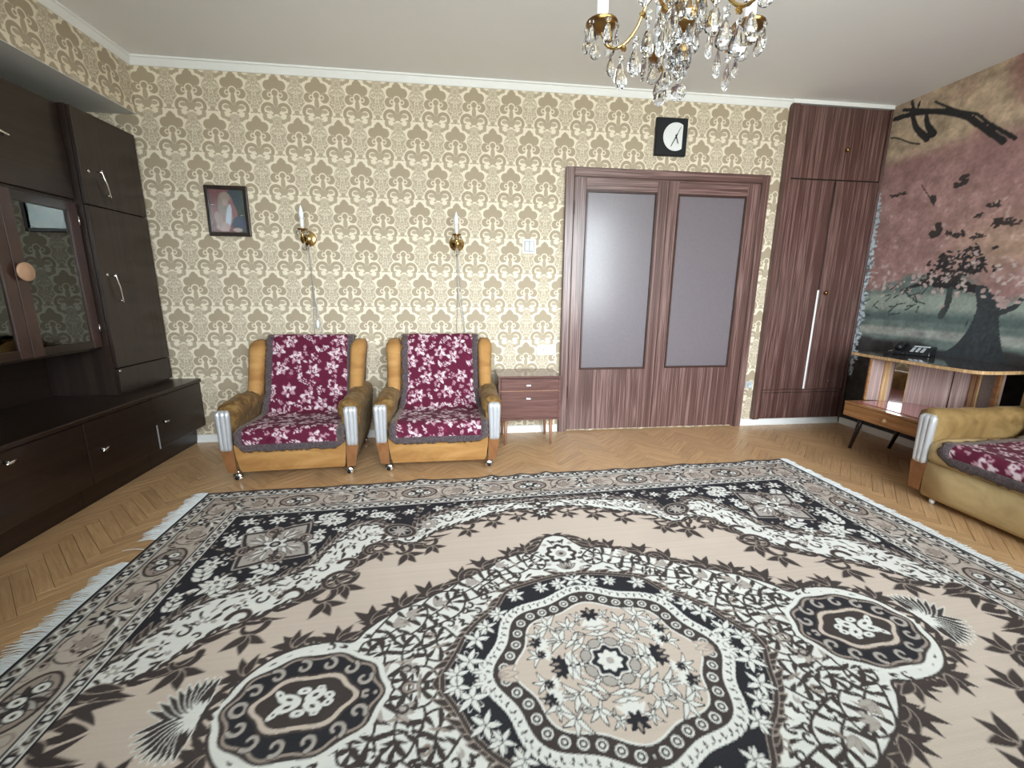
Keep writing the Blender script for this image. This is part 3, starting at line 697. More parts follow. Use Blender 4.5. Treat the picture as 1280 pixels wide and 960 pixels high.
# right wall: photo mural, drawn on the wall as a print (h = distance from the corner, z = height)
def draw_mural(hw, hh, res):
    cv = Canvas(hw, hh, res, (.3, .2, .2)); nx, ny = cv.nx, cv.ny; rg = random.Random(11)
    X, Z = np.meshgrid((np.arange(nx) + .5) * res, (np.arange(ny) + .5) * res)
    n1 = value_noise(nx, ny, 9, 1, 5)[..., None]; n2 = value_noise(nx, ny, 40, 2, 3)[..., None]; n3 = value_noise(nx, ny, 90, 3, 2)[..., None]; n4 = value_noise(nx, ny, 5, 7, 4)[..., None]
    def C3(*c): return np.array(c, np.float32)
    pink = C3(.285, .155, .150) * (1 - n1) + C3(.42, .255, .235) * n1
    pink = pink * (.72 + .56 * n2)
    peach = C3(.50, .385, .27) * (.55 + .9 * n2); rose = C3(.31, .165, .145) * (.7 + .6 * n2)
    z = Z[..., None]; h = X[..., None]
    def sm(v, a, b): u = np.clip((v - a) / (b - a), 0, 1); return u * u * (3 - 2 * u)
    top = sm(z + .20 * (n4 - .5) - .06 * np.abs(h - .45), 2.13, 2.27)
    col = pink * (1 - top) + (peach * sm(n4 + .30 * (n1 - .5) - .12 * (h - .5), .22, .46) + rose * (1 - sm(n4 + .30 * (n1 - .5) - .12 * (h - .5), .22, .46))) * top
    warm = np.exp(-((z - 1.50) / .16) ** 2) * sm(h, .45, 1.0); col = col * (1 - .65 * warm) + C3(.50, .35, .24) * (.6 + .7 * n2) * .65 * warm
    # pale petals
    pet = sm(n3, .66, .74) * sm(n2, .45, .6) * sm(2.1 - z, 0, .4); col = col * (1 - .7 * pet) + C3(.56, .44, .40) * .7 * pet
    # far meadow below the crown
    low = sm(1.23 + .09 * (n1 - .5) * 4 - z, -.03, .05)
    mead = C3(.155, .20, .185) * (.7 + .6 * n2)
    gl = sm(z, 1.02, 1.08) * sm(1.20 - z, 0, .06); mead = mead * (1 - gl) + C3(.30, .345, .30) * (.75 + .5 * n1) * gl
    b1 = sm(z, .955, .975) * sm(1.035 - z, 0, .03); mead = mead * (1 - .75 * b1) + C3(.085, .125, .120) * .75 * b1
    b2 = sm(z, .83, .86) * sm(.925 - z, 0, .03); mead = mead * (1 - b2) + C3(.33, .34, .31) * (.6 + .8 * n2) * b2
    dk = sm(.82 + .03 * (n1 - .5) * 4 - z, -.01, .04); mead = mead * (1 - dk) + C3(.048, .046, .047) * (.5 + 1. * n2) * dk
    col = col * (1 - low) + mead * low
    cv.a[:] = col
    BK = (.026, .025, .026); DB = (.050, .038, .036)
    for pts, w0, w1 in (([(.04, 2.545), (.19, 2.53), (.36, 2.485), (.56, 2.385), (.68, 2.28), (.83, 2.14)], .018, .020), ([(.10, 2.59), (.32, 2.505), (.46, 2.45), (.60, 2.36), (.70, 2.27)], .012, .014), ([(.34, 2.555), (.51, 2.435), (.64, 2.365), (.72, 2.285), (.89, 2.14)], .007, .013),
                        ([(.18, 2.53), (.23, 2.42), (.33, 2.31)], .016, .024), ([(.29, 2.49), (.31, 2.42), (.37, 2.33)], .014, .026), ([(.03, 2.41), (.09, 2.39), (.21, 2.32), (.28, 2.29)], .005, .006), ([(.16, 2.62), (.19, 2.55)], .012, .01), ([(.22, 2.60), (.21, 2.53)], .008, .01)):
        cv.stroke(smooth_line(pts, 24), w0, w1, BK)
    for x, y, rx, ry, a in ((.64, 1.925, .05, .025, .1), (.18, 1.945, .065, .010, .05), (.46, 1.85, .015, .04, .3), (.87, 1.755, .05, .012, -.6), (.52, 1.63, .045, .035, .2), (.69, 1.585, .05, .014, -.4), (.80, 1.56, .045, .009, .3), (.91, 1.635, .05, .022, .3), (.78, 1.70, .03, .012, .4), (.62, 1.60, .03, .012, -.6), (.99, 1.62, .03, .012, 0.)):
        for k in range(9): cv.ellipse(x + rg.gauss(0, rx * .5), y + rg.gauss(0, ry * .6), rx * (.25 + .4 * rg.random()), ry * (.3 + .5 * rg.random()), a + rg.gauss(0, .4), DB)
    cv.stroke(smooth_line([(.35, 1.99), (.42, 1.90), (.47, 1.83)], 12), .003, .005, DB)
    for x, y, s in ((.64, 1.41, .08), (.76, 1.345, .10), (.62, 1.30, .08), (.78, 1.46, .07), (.82, 1.37, .08), (.70, 1.27, .09), (.56, 1.26, .06)):
        for k in range(34): cv.ellipse(x + rg.gauss(0, s * .62), y + rg.gauss(0, s * .32), s * (.12 + .24 * rg.random()), s * (.06 + .12 * rg.random()), rg.gauss(.1, .5), BK if k % 3 else DB)
        for k in range(10): cv.ellipse(x + rg.gauss(0, s * .6), y + rg.gauss(0, s * .35), s * .13, s * .09, rg.random() * 3, (.38, .28, .27))
    cv.stroke(smooth_line([(.36, 1.20), (.51, 1.25), (.65, 1.235), (.80, 1.225), (.90, 1.20)], 20), .010, .028, BK)
    cv.stroke(smooth_line([(.71, 1.21), (.71, 1.11), (.685, 1.02)], 10), .018, .024, (.05, .06, .06))
    cv.poly(smooth_line([(.70, .74), (.80, .80), (.87, .93), (.895, 1.08), (.86, 1.22), (.92, 1.23), (.96, 1.18), (1.03, 1.15), (1.03, 1.06), (1.05, .95), (1.10, .80), (1.16, .74)], 60), (.040, .047, .052))
    for k in range(40): x = rg.gauss(.96, .05); y = .78 + .40 * rg.random(); cv.ellipse(x, y, .006, .03 * rg.random() + .006, rg.gauss(0, .2), (.052, .060, .064))
    cv.stroke(smooth_line([(1.03, 1.06), (1.10, 1.10), (1.13, 1.16)], 10), .02, .012, (.04, .045, .05))
    for k in range(120):
        x = rg.random() * 1.4; y = 1.16 + rg.gauss(.10, .07); cv.ellipse(x, y, .008 + .016 * rg.random(), .006 + .010 * rg.random(), rg.random() * 3, rg.choice([(.46, .36, .34), (.40, .28, .27), (.52, .43, .40)]))
    for k in range(26):
        x = .02 + .5 * rg.random(); y = 1.0 + .22 * rg.random(); a = rg.gauss(.3, .6); l = .03 + .06 * rg.random()
        cv.stroke([(x, y), (x + l * math.cos(a), y + l * math.sin(a))], .006, .004, (.05, .065, .065))
    for k in range(5): cv.ellipse(1.03 + rg.gauss(0, .03), 1.11 + rg.gauss(0, .03), .022, .016, 0, (.44, .32, .30))
    # torn paper edge along the corner
    tear = .030 + .045 * value_noise(4, ny, 2, 9, 1)[:, :1] * 1. + .02 * (value_noise(4, ny, 2, 21, 5)[:, :1] - .5)
    edge = (X < tear * np.clip((2.10 - Z) / .5 + .35, 0, 1.2)) & (Z < 2.1) & (Z > .45)
    fl = value_noise(nx, ny, 120, 33, 3)
    cv.a[edge] = np.where(fl[edge][:, None] > .42, C3(.60, .68, .74), C3(.18, .22, .24))
    cv.a[(X < .02) & (Z > 2.40) & (Z < 2.58)] = (.55, .53, .49)
    fine = value_noise(nx, ny, 150, 51, 2)[..., None]; mid = value_noise(nx, ny, 28, 52, 4)[..., None]
    return np.clip(cv.a * 1.02 * (.62 + .45 * fine + .34 * mid) + .006, 0, 1)
hw, res = 2.30, .0065
mur = draw_mural(hw, H, res); ny, nx = mur.shape[:2]
hs = np.r_[(np.arange(nx) + .5) * res]; hs[0] = 0; zs = (np.arange(ny) + .5) * res; zs[0] = -.03; zs[-1] = H + .01
far = np.array([2.5, 2.9, 3.4, 3.9, -REAR]); hs = np.r_[hs, far]; mur = np.concatenate([mur, np.repeat(mur[:, -1:], len(far), 1)], 1)
P = np.zeros((ny, len(hs), 3)); P[..., 0] = W; P[..., 1] = -hs[None]; P[..., 2] = zs[:, None]
struct(mesh_obj('wall_right', grid_mesh('wall_right', P, mur), M_mural), 'right wall covered by a photo mural of a blossoming tree in a meadow')

# ---- cornice and baseboards
def cornice(name, sec, p0, p1, label):
    struct(obj(name, loft(BM(), [[(p0[0] + a * p0[2], p0[1] + a * p0[3], b) for a, b in sec], [(p1[0] + a * p1[2], p1[1] + a * p1[3], b) for a, b in sec]]), M_white), label)
SEC = [(0, H), (0, H - .052), (.007, H - .052), (.012, H - .042), (.026, H - .014), (.034, H - .010), (.034, H)]
cornice('trim_2', SEC, (0, 0, 1, -1), (4.70, 0, 0, -1), 'white cornice along the top of the papered back wall')
cornice('trim_3', SEC, (0, REAR, 1, 0), (0, 0, 1, -1), 'white cornice along the beam on the left')
struct(obj('trim_4', box(BM(), 4.70, 5.585, -.045, 0, 2.613, H), M_white), 'narrow white strip above the built-in wardrobe')
bs = [(0, -.02), (0, .058), (-.010, .055), (-.013, .045), (-.018, .018), (-.024, .012), (-.024, -.02)]
def skirting(name, x0, x1, label): struct(obj(name, loft(BM(), [[(x, a, b) for a, b in bs] for x in (x0, x1)]), M_white), label)
skirting('baseboard_back', .0, 2.92, 'white baseboard behind the armchairs')
skirting('baseboard_right', 4.60, 5.585, 'white baseboard below the wardrobe')
struct(obj('baseboard_corner', box(BM(), W - .02, W, -4.2, -.03, -.02, .055), M_white), 'white baseboard under the mural')

# ---- parquet: herringbone of single staves
PW, PL = .054, .324
floor = struct(obj('floor', box(BM(), NICHE - .1, W + .1, REAR - .1, .1, -.06, -.009), M_subfloor), 'herringbone oak parquet floor')
def stave_mesh():
    bm = BM(); g = .0007; box(bm, g, PL - g, g, PW - g, -.009, 0)
    top = [f for f in bm.faces if all(v.co.z > -.001 for v in f.verts)]
    bmesh.ops.bevel(bm, geom=[e for f in top for e in f.edges], offset=.0008, segments=1, affect='EDGES')
    bmesh.ops.recalc_face_normals(bm, faces=bm.faces)
    uvl = bm.loops.layers.uv.new('UVMap')
    for f in bm.faces:
        for lp in f.loops: lp[uvl].uv = (lp.vert.co.x, lp.vert.co.y)
    me = bpy.data.meshes.new('plank'); bm.to_mesh(me); bm.free(); me.materials.append(M_plank); return me
r2 = math.sqrt(.5); staves = []
rgp = random.Random(3)
for i in range(-70, 90):
    for j in range(-14, 16):
        p0, q0 = i * PW + j * PL, i * PW - j * PL
        for kind in (0, 1):
            if kind == 0: p, q, ang = p0, q0, PI / 4
            else: p, q, ang = p0 + PW, q0 + PW, 3 * PI / 4          # stands across the end of the first kind
            x = (p - q) * r2 + .49; y = (p + q) * r2 - 1.6
            ca, sa = math.cos(ang), math.sin(ang)
            cx, cy = x + ca * PL / 2 - sa * PW / 2, y + sa * PL / 2 + ca * PW / 2
            if NICHE - .05 < cx < W + .08 and REAR - .05 < cy < .08: staves.append((x, y, ang, cx, cy))
RUG_C = (2.565, -2.345); RUG_A = math.radians(2.25)
def stave_score(s):
    x, y, ang, cx, cy = s; u = (cx - RUG_C[0]) * math.cos(RUG_A) + (cy - RUG_C[1]) * math.sin(RUG_A); v = -(cx - RUG_C[0]) * math.sin(RUG_A) + (cy - RUG_C[1]) * math.cos(RUG_A)
    if abs(u) < 1.80 and abs(v) < 1.42: return 0
    if cx < .06 or cx > 5.3 or (cx > 4.72 and cy < -1.3): return 0
    if cy > -.62 and (.66 < cx < 1.42 or 1.6 < cx < 2.32): return 0
    a = to_px((cx, cy, 0))
    if a is None or not (-20 < a[0] < 1300 and -20 < a[1] < 980): return 0
    ca, sa = math.cos(ang), math.sin(ang); b = to_px((cx + .1 * ca, cy + .1 * sa, 0)); c = to_px((cx - .05 * sa, cy + .05 * ca, 0))
    return abs((b[0] - a[0]) * (c[1] - a[1]) - (b[1] - a[1]) * (c[0] - a[0]))
sc = sorted(range(len(staves)), key=lambda k: -stave_score(staves[k])); single = set(k for k in sc[:300] if stave_score(staves[k]) > 0)
sme = stave_mesh(); base_v = np.array([v.co[:] for v in sme.vertices]); base_f = [list(p.vertices) for p in sme.polygons]
jv, jf, jc, ju = [], [], [], []
for k, (x, y, ang, cx, cy) in enumerate(staves):
    dz = rgp.uniform(-.0004, .0004)
    if k in single:
        o = bpy.data.objects.new('plank', sme); COL.objects.link(o); o.parent = floor; o.location = (x, y, dz); o.rotation_euler = (0, 0, ang)
    else:
        ca, sa = math.cos(ang), math.sin(ang); n0 = len(jv) * len(base_v)
        vv = base_v.copy(); vv[:, 0], vv[:, 1] = base_v[:, 0] * ca - base_v[:, 1] * sa + x, base_v[:, 0] * sa + base_v[:, 1] * ca + y; vv[:, 2] += dz
        jv.append(vv); jf += [[i + n0 for i in f] for f in base_f]; jc.append(np.full(len(base_v), rgp.random())); ju.append(base_v[:, :2])
me = bpy.data.meshes.new('plank_field'); V = np.concatenate(jv); me.from_pydata(V.tolist(), [], jf)
at = me.color_attributes.new('dye', 'FLOAT_COLOR', 'POINT'); cc = np.repeat(np.concatenate(jc)[:, None], 4, 1).astype(np.float32); at.data.foreach_set('color', cc.reshape(-1))
uvs = np.concatenate(ju); li = np.zeros(len(me.loops), np.int32); me.loops.foreach_get('vertex_index', li); ul = me.uv_layers.new(name='UVMap'); ul.data.foreach_set('uv', uvs[li].astype(np.float32).reshape(-1))
tag(mesh_obj('plank_field', me, M_plank_j, floor), kind='stuff')

# ---- double door
D0, D1, DT = 2.925, 4.592, 2.09
door = struct(thing('door_1', 'closed double door in reddish brown veneer with two tall frosted panes', None, ((D0 + D1) / 2, 0, 0))); do = door.location.copy()
for a, b in ((D0, D0 + .064), (D1 - .064, D1)):
    inner = b if a == D0 else a
    bm = BM(); box(bm, a, b, -.042, 0, -.01, DT, .004); s = 1 if a == D0 else -1
    box(bm, min(inner, inner + s * .012), max(inner, inner + s * .012), -.020, 0, -.01, DT - .06); obj('door_jamb', bm, M_rose, door, off=do)
bm = BM(); box(bm, D0 + .0645, D1 - .0645, -.0415, 0, DT - .064, DT, .004); box(bm, D0 + .07, D1 - .07, -.020, 0, DT - .076, DT - .0645); obj('door_head', bm, M_rose_x, door, off=do)
def leaf(x0, x1, g0, g1, y, glz0, glz1):
    z0, z1 = .015, DT - .072; T = .026
    bm = BM(); box(bm, x0, g0, y - T, y, z0, z1, .002); box(bm, g1, x1, y - T, y, z0, z1, .002)
    lf = obj('door_leaf', bm, M_rose, door, off=do)
    obj('rail', box(BM(), g0 + .0005, g1 - .0005, y - T, y, glz1, z1, .002), M_rose_x, lf, off=do)
    obj('lower_panel', box(BM(), g0 + .0005, g1 - .0005, y - T + .002, y, z0, glz0, .002), M_rose, lf, off=do)
    obj('glass_pane', box(BM(), g0 + .002, g1 - .002, y - T + .012, y - T + .017, glz0 + .002, glz1 - .002), M_frost, lf, off=do)
    w = .016
    for a in ((g0, g0 + w, glz0, glz1), (g1 - w, g1, glz0, glz1)):
        obj('bead', box(BM(), a[0], a[1], y - T - .005, y - T + .011, a[2], a[3], .003), M_stile, lf, off=do)
    for a in ((g0 + w + .0003, g1 - w - .0003, glz0, glz0 + w), (g0 + w + .0003, g1 - w - .0003, glz1 - w, glz1)):
        obj('bead', box(BM(), a[0], a[1], y - T - .005, y - T + .011, a[2], a[3], .003), M_stile, lf, off=do)
    return lf
l1 = leaf(D0 + .070, 3.752, 3.088, 3.662, -.003, .535, 1.932); l2 = leaf(3.760, D1 - .070, 3.832, 4.418, -.003, .540, 1.928)
obj('meeting_strip', box(BM(), 3.744, 3.782, -.040, -.0295, .016, DT - .074, .004), M_rose, l2, off=do)
for z in (.30, 1.75):
    obj('hinge', tube(BM(), [(D0 + .068, -.036, z), (D0 + .068, -.036, z + .10)], .007, 10), M_stile, l1, off=do)

# ---- built-in wardrobe beside the door
wd = thing('wardrobe', 'tall built-in wardrobe faced in dark striped veneer, right of the double door', 'wardrobe', (5.14, -.02, .06)); wo = wd.location.copy()
WX0, WX1 = 4.703, 5.583
obj('side_stile', box(BM(), WX0, 4.764, -.045, 0, .06, 2.612, .003), M_rose_d, wd, off=wo)
obj('side_stile', box(BM(), 5.562, WX1, -.045, 0, .06, 2.612, .003), M_rose_d, wd, off=wo)
obj('back_panel', box(BM(), 4.7645, 5.5615, -.012, 0, .06, 2.612), M_lac_in, wd, off=wo)
def wdoor(x0, x1, z0, z1, name='door', y=-.036): return obj(name, box(BM(), x0, x1, y, -.0125, z0, z1, .002), M_rose_d, wd, off=wo)
d0 = wdoor(4.770, 5.558, 2.078, 2.606); d1 = wdoor(4.770, 5.158, .332, 2.068); d2 = wdoor(5.176, 5.558, .332, 2.068, y=-.040); pn = wdoor(4.770, 5.558, .064, .300, 'plinth_panel'); wdoor(4.770, 5.558, .304, .328, 'cross_rail')
obj('door_edge', box(BM(), 5.1585, 5.1755, -.034, -.013, .334, 1.20), M_white, d1, off=wo)
KN = [(.004, 0), (.007, -.004), (.007, -.012), (.016, -.018), (.018, -.026), (.012, -.033), (.003, -.035)]
for x, z, par in ((5.214, 2.297, d0), (5.222, 1.178, d2)): obj('knob', lathe(BM(), KN, 16, (x, -.038, z), 'y'), M_brass_d, par, True, off=wo)
obj('keyhole', lathe(BM(), [(.008, 0), (.008, -.003), (.003, -.004)], 12, (5.40, -.038, .40), 'y'), M_chrome, d2, True, off=wo)
# ================================================================ wall unit in the recess
def bow_handle(name, y, z, dy, dz, x, parent, off):
    """slim chrome pull: two posts and a bar"""
    bm = BM(); a = Vector((x, y, z)); b = Vector((x, y + dy, z + dz)); n = Vector((.022, 0, 0))
    tube(bm, [a, a + n], .005, 8); tube(bm, [b, b + n], .005, 8); d = (b - a).normalized() * .012
    tube(bm, [a + n - d, a + n, (a + b) / 2 + n * 1.2, b + n, b + n + d], [.004, .005, .006, .005, .004], 8); return obj(name, bm, M_chrome, parent, True, off=off)
def tee_knob(y, z, x, parent, off, rot=0.):
    bm = BM(); a = Vector((x, y, z)); tube(bm, [a, a + Vector((.024, 0, 0))], [.008, .004], 8); c, s = math.cos(rot), math.sin(rot)
    tube(bm, [a + Vector((.026, -.022 * c, -.022 * s)), a + Vector((.029, 0, 0)), a + Vector((.026, .022 * c, .022 * s))], [.004, .007, .004], 8); return obj('handle', bm, M_chrome, parent, True, off=off)
# tall cabinet
tc = thing('tall_cabinet', 'tall dark lacquered cabinet standing against the papered back wall', 'cabinet', (-.22, -.28, .505)); o_ = tc.location.copy()
bm = BM(); box(bm, -.43, -.043, -.53, -.510, .505, 2.165); box(bm, -.43, -.043, -.052, -.032, .505, 2.165); box(bm, -.43, -.043, -.5095, -.0525, 2.145, 2.165); box(bm, -.43, -.043, -.5095, -.0525, .505, .525); box(bm, -.43, -.42, -.5095, -.0525, .5255, 2.1445)
obj('carcass', bm, M_lac_v, tc, off=o_)
def tdoor(z0, z1, name='door'): return obj(name, box(BM(), -.042, -.02, -.528, -.034, z0, z1, .002), M_lac_v, tc, off=o_)
a = tdoor(1.643, 2.160); b = tdoor(.676, 1.637); c = tdoor(.522, .670, 'drawer_front')
bow_handle('handle', -.405, 1.84, .035, -.125, -.020, a, o_); bow_handle('handle', -.44, 1.24, .022, -.15, -.020, b, o_)
for z, par in ((1.83, a), (1.245, b)): obj('lock', lathe(BM(), [(.009, 0), (.009, .003), (.004, .004)], 12, (-.020, -.475, z), 'x'), M_chrome, par, True, off=o_)
obj('lock', lathe(BM(), [(.008, 0), (.008, .003), (.004, .004)], 12, (-.020, -.515, .655), 'x'), M_chrome, c, True, off=o_)
# glazed display cabinet over an open shelf
dc = thing('display_cabinet', 'dark wall cabinet with glass doors above an open shelf, left of the tall cabinet', 'cabinet', (-.25, -1.08, .505)); o_ = dc.location.copy()
DY0, DY1, DX = -1.63, -.535, -.092
bm = BM(); box(bm, -.43, -.415, DY0, DY1, .505, 2.165); box(bm, -.4145, DX, DY0, DY0 + .02, .505, 2.165); box(bm, -.4145, DX, DY1 - .018, DY1, .8, 2.165)
for z in (.80, 1.642, 2.147): box(bm, -.4145, DX, DY0 + .0205, DY1 - .0185, z, z + .018)
obj('carcass', bm, M_lac, dc, off=o_)
obj('inner_back', box(BM(), -.4145, -.410, DY0 + .021, DY1 - .019, .82, 1.64), M_lac_in, dc, off=o_)
for z in (1.08, 1.36): obj('glass_shelf', box(BM(), -.4095, DX - .02, DY0 + .021, DY1 - .019, z, z + .006), M_glass, dc, off=o_)
for y0, y1, kn in ((-.984, -.541, False), (-1.628, -.988, True)):
    z0, z1, x0, x1 = .812, 1.640, DX + .0005, DX + .022; sw = .062
    dr = obj('glass_door', box(BM(), x0 + .009, x0 + .013, y0 + sw - .004, y1 - sw + .004, z0 + .04, z1 - .045), M_glass, dc, off=o_)
    for a_, b_ in ((y0, y0 + sw), (y1 - sw, y1)): obj('stile', box(BM(), x0, x1, a_, b_, z0, z1, .002), M_stile, dr, off=o_)
    for a_, b_ in ((z0, z0 + .045), (z1 - .05, z1)): obj('rail', box(BM(), x0, x1, y0 + sw + .0003, y1 - sw - .0003, a_, b_, .002), M_lac, dr, off=o_)
    obj('door_knob', lathe(BM(), [(.012, 0), (.014, .012), (.044, .016), (.047, .024), (.040, .030), (.026, .028), (.020, .033), (.006, .036)], 24, (x1, (y0 + .03) if not kn else (y1 - .03 - .5), 1.243), 'x'), M_knob, dr, True, off=o_)
    if not kn:
        for z in (1.52, .90): obj('hinge', tube(BM(), [(x1 + .004, y1 - .006, z), (x1 + .004, y1 - .006, z + .05)], .005, 8), M_chrome, dr, True, off=o_)
for y0, y1 in ((-1.08, -.541), (-1.628, -1.085)):
    d = obj('upper_door', box(BM(), DX + .0005, DX + .020, y0, y1, 1.662, 2.158, .002), M_lac, dc, off=o_)
    bow_handle('handle', (y0 + .10), 1.90, .09, -.01, DX + .020, d, o_)
# base units
for k in range(4):
    y1 = -.012 - k * .528; y0 = y1 - .524
    lab = ['low dark cabinet at the papered back wall, first of the row', 'low dark cabinet second in the row from the back wall', 'low dark cabinet third in the row from the back wall', 'low dark cabinet fourth in the row from the back wall, nearest the window'][k]
    b = thing('base_cabinet', lab, 'cabinet', (-.15, (y0 + y1) / 2, 0), group='low cabinets of the wall unit'); o_ = b.location.copy()
    bm = BM(); box(bm, -.43, .128, y0, y0 + .018, .135, .480); box(bm, -.43, .128, y1 - .018, y1, .135, .480); box(bm, -.43, .128, y0 + .0185, y1 - .0185, .135, .153); box(bm, -.43, -.42, y0 + .0185, y1 - .0185, .1535, .480); obj('carcass', bm, M_lac, b, off=o_)
    obj('plinth', box(BM(), -.42, .075, y0, y1, .0, .1345), M_lac, b, off=o_)
    d = obj('door', box(BM(), .1285, .150, y0 + .001, y1 - .001, .140, .476, .002), M_lac, b, off=o_)
    if k < 2: tee_knob(-.470 if k == 0 else -.985, .308, .150, d, o_, .3 if k else 0.); 
    else: tee_knob(y0 + .12, .43, .150, d, o_, .2)
    if k == 0: obj('edge_strip', box(BM(), .1295, .1515, y0 + .0002, y0 + .0046, .14, .30), M_steel, d, off=o_)
tag(obj('worktop', box(BM(), -.43, .158, -2.13, -.006, .4805, .504, .003), M_lac), 'long dark polished top covering the row of low cabinets', 'worktop')

# ================================================================ armchairs
def silver_panel(bm, xc, w, z0, z1, y, th=.022):
    """fluted upright panel with rounded ends, slightly waisted"""
    N = 18; secs = []
    for i in range(N + 1):
        f = i / N; z = z0 + (z1 - z0) * f
        e = min(1., math.sqrt(max(0., 1 - (1 - min(f, 1 - f) / .10) ** 2))) if min(f, 1 - f) < .10 else 1.
        hw = w / 2 * (.80 + .20 * f) * (.70 + .30 * e); s = []; K = 30
        for k in range(K + 1):
            u = -1 + 2 * k / K; fl = .008 * math.sqrt(abs(math.cos(u * 1.5 * PI))) * e; s.append((xc + u * hw, y - th * (.55 + .45 * e) * (1 - .35 * u ** 4) - fl, z))
        s += [(xc + hw, y, z), (xc - hw, y, z)]; secs.append(s)
    return loft(bm, secs)
def arm_section(side, t, bulge):
    P = [(.312, .075), (.365, .075), (.392, .20), (.402, .33), (.412, .40), (.414, .44), (.402, .474), (.370, .495), (.332, .497), (.300, .482), (.283, .450), (.286, .415), (.305, .385), (.312, .30)]
    out = []
    for x, z in P:
        if z > .38: z = .385 + (z - .385) * (1 + bulge); x = .35 + (x - .35) * (1 + bulge * .6)
        if z < .10: x = .345 + (x - .345) * .7
        out.append((side * x, t, z))
    return out if side > 0 else out[::-1]
def castor(bm_parent, x, y, parent):
    c = obj('castor', tube(BM(), [(x, y, .072), (x, y, .045)], .010, 10), M_chrome, parent, True)
    w = BM(); lathe(w, [(.006, -.016), (.024, -.014), (.030, -.007), (.030, .007), (.024, .014), (.006, .016)], 20, (x, y - .006, .030), 'y'); obj('wheel', w, M_chrome, c, True)
    w = BM(); lathe(w, [(.003, 0), (.012, -.001), (.013, -.005), (.004, -.007)], 14, (x, y - .0222, .030), 'y'); obj('hub', w, M_black, c, True)
def make_armchair(label, loc, rz):
    T = thing('armchair', label, 'armchair', loc, rz, 'pair of velvet armchairs')
    bm = BM(); secs = []
    for z, hx, yf in ((.062, .300, -.335), (.09, .308, -.345), (.16, .318, -.352), (.235, .322, -.356), (.25, .316, -.350)): secs.append([(-hx, yf, z), (hx, yf, z), (hx, .33, z), (-hx, .33, z)])
    obj('base', loft(bm, secs), M_velvet, T)
    bm = box(BM(), -.285, .285, -.372, .10, .235, .322, .03, 3); obj('seat_cushion', bm, M_velvet, T, True)
    # back: tilted padded slab with rounded top
    bm = BM(); secs = []
    for f in np.linspace(0, 1, 9):
        z = .25 + .565 * f; y = .045 + .185 * f + .02 * f * f; th = .11 - .03 * f; hx = .300 if f < .95 else .285
        if f > .95: z += .008; th = .06
        secs.append([(-hx, y, z), (-hx * .5, y - .006, z), (hx * .5, y - .006, z), (hx, y, z), (hx, y + th, z), (-hx, y + th, z)])
    obj('backrest', loft(bm, secs), M_velvet, T, True)
    for s in (-1, 1):
        secs = []
        for f in np.linspace(0, 1, 15):
            t = -.345 + .62 * f; bl = .05 * math.sin(f * 23 + s) + .05 * math.sin(f * 9 + 1.3 * s) - (.12 if f < .04 else 0) + .06 * f
            secs.append(arm_section(s, t, bl))
        obj('arm', loft(BM(), secs), M_plush, T, True)
        obj('arm_front', silver_panel(BM(), s * .362, .086, .205, .462, -.3455), M_steel, T, True)
        obj('arm_foot', prism(BM(), [(s * .322, .065), (s * .372, .075), (s * .396, .215), (s * .324, .215)], -.362, -.3455), M_velvet_b, T)
        # wing beside the back
        secs = []
        for f in np.linspace(0, 1, 12):
            z = .455 + .355 * f; yb = .12 + .155 * f; e = math.sqrt(max(.05, 1 - max(0, (f - .82) / .18) ** 2)); w0, w1 = .287, .374 + .022 * f * f
            mid = (w0 + w1) / 2; h = (w1 - w0) / 2 * (.45 + .55 * e); d = (.125 - .03 * f) * (.4 + .6 * e)
            q = [(mid - h, yb - d * .75), (mid - h * .6, yb - d), (mid + h * .5, yb - d), (mid + h, yb - d * .7), (mid + h, yb + .06), (mid - h, yb + .06)]
            q = [(s * a, b, z) for a, b in q]; secs.append(q if s > 0 else q[::-1])
        obj('wing', loft(BM(), secs), M_velvet, T, True)
        for y in (-.325, .27): castor(None, s * .328, y, T)
    return T
ch1 = make_armchair('velvet armchair beside the dark low cabinets, left of the other armchair', (1.043, -.445, 0), math.radians(2.8))
ch2 = make_armchair('velvet armchair standing next to the small nightstand', (1.958, -.405, 0), math.radians(.3))

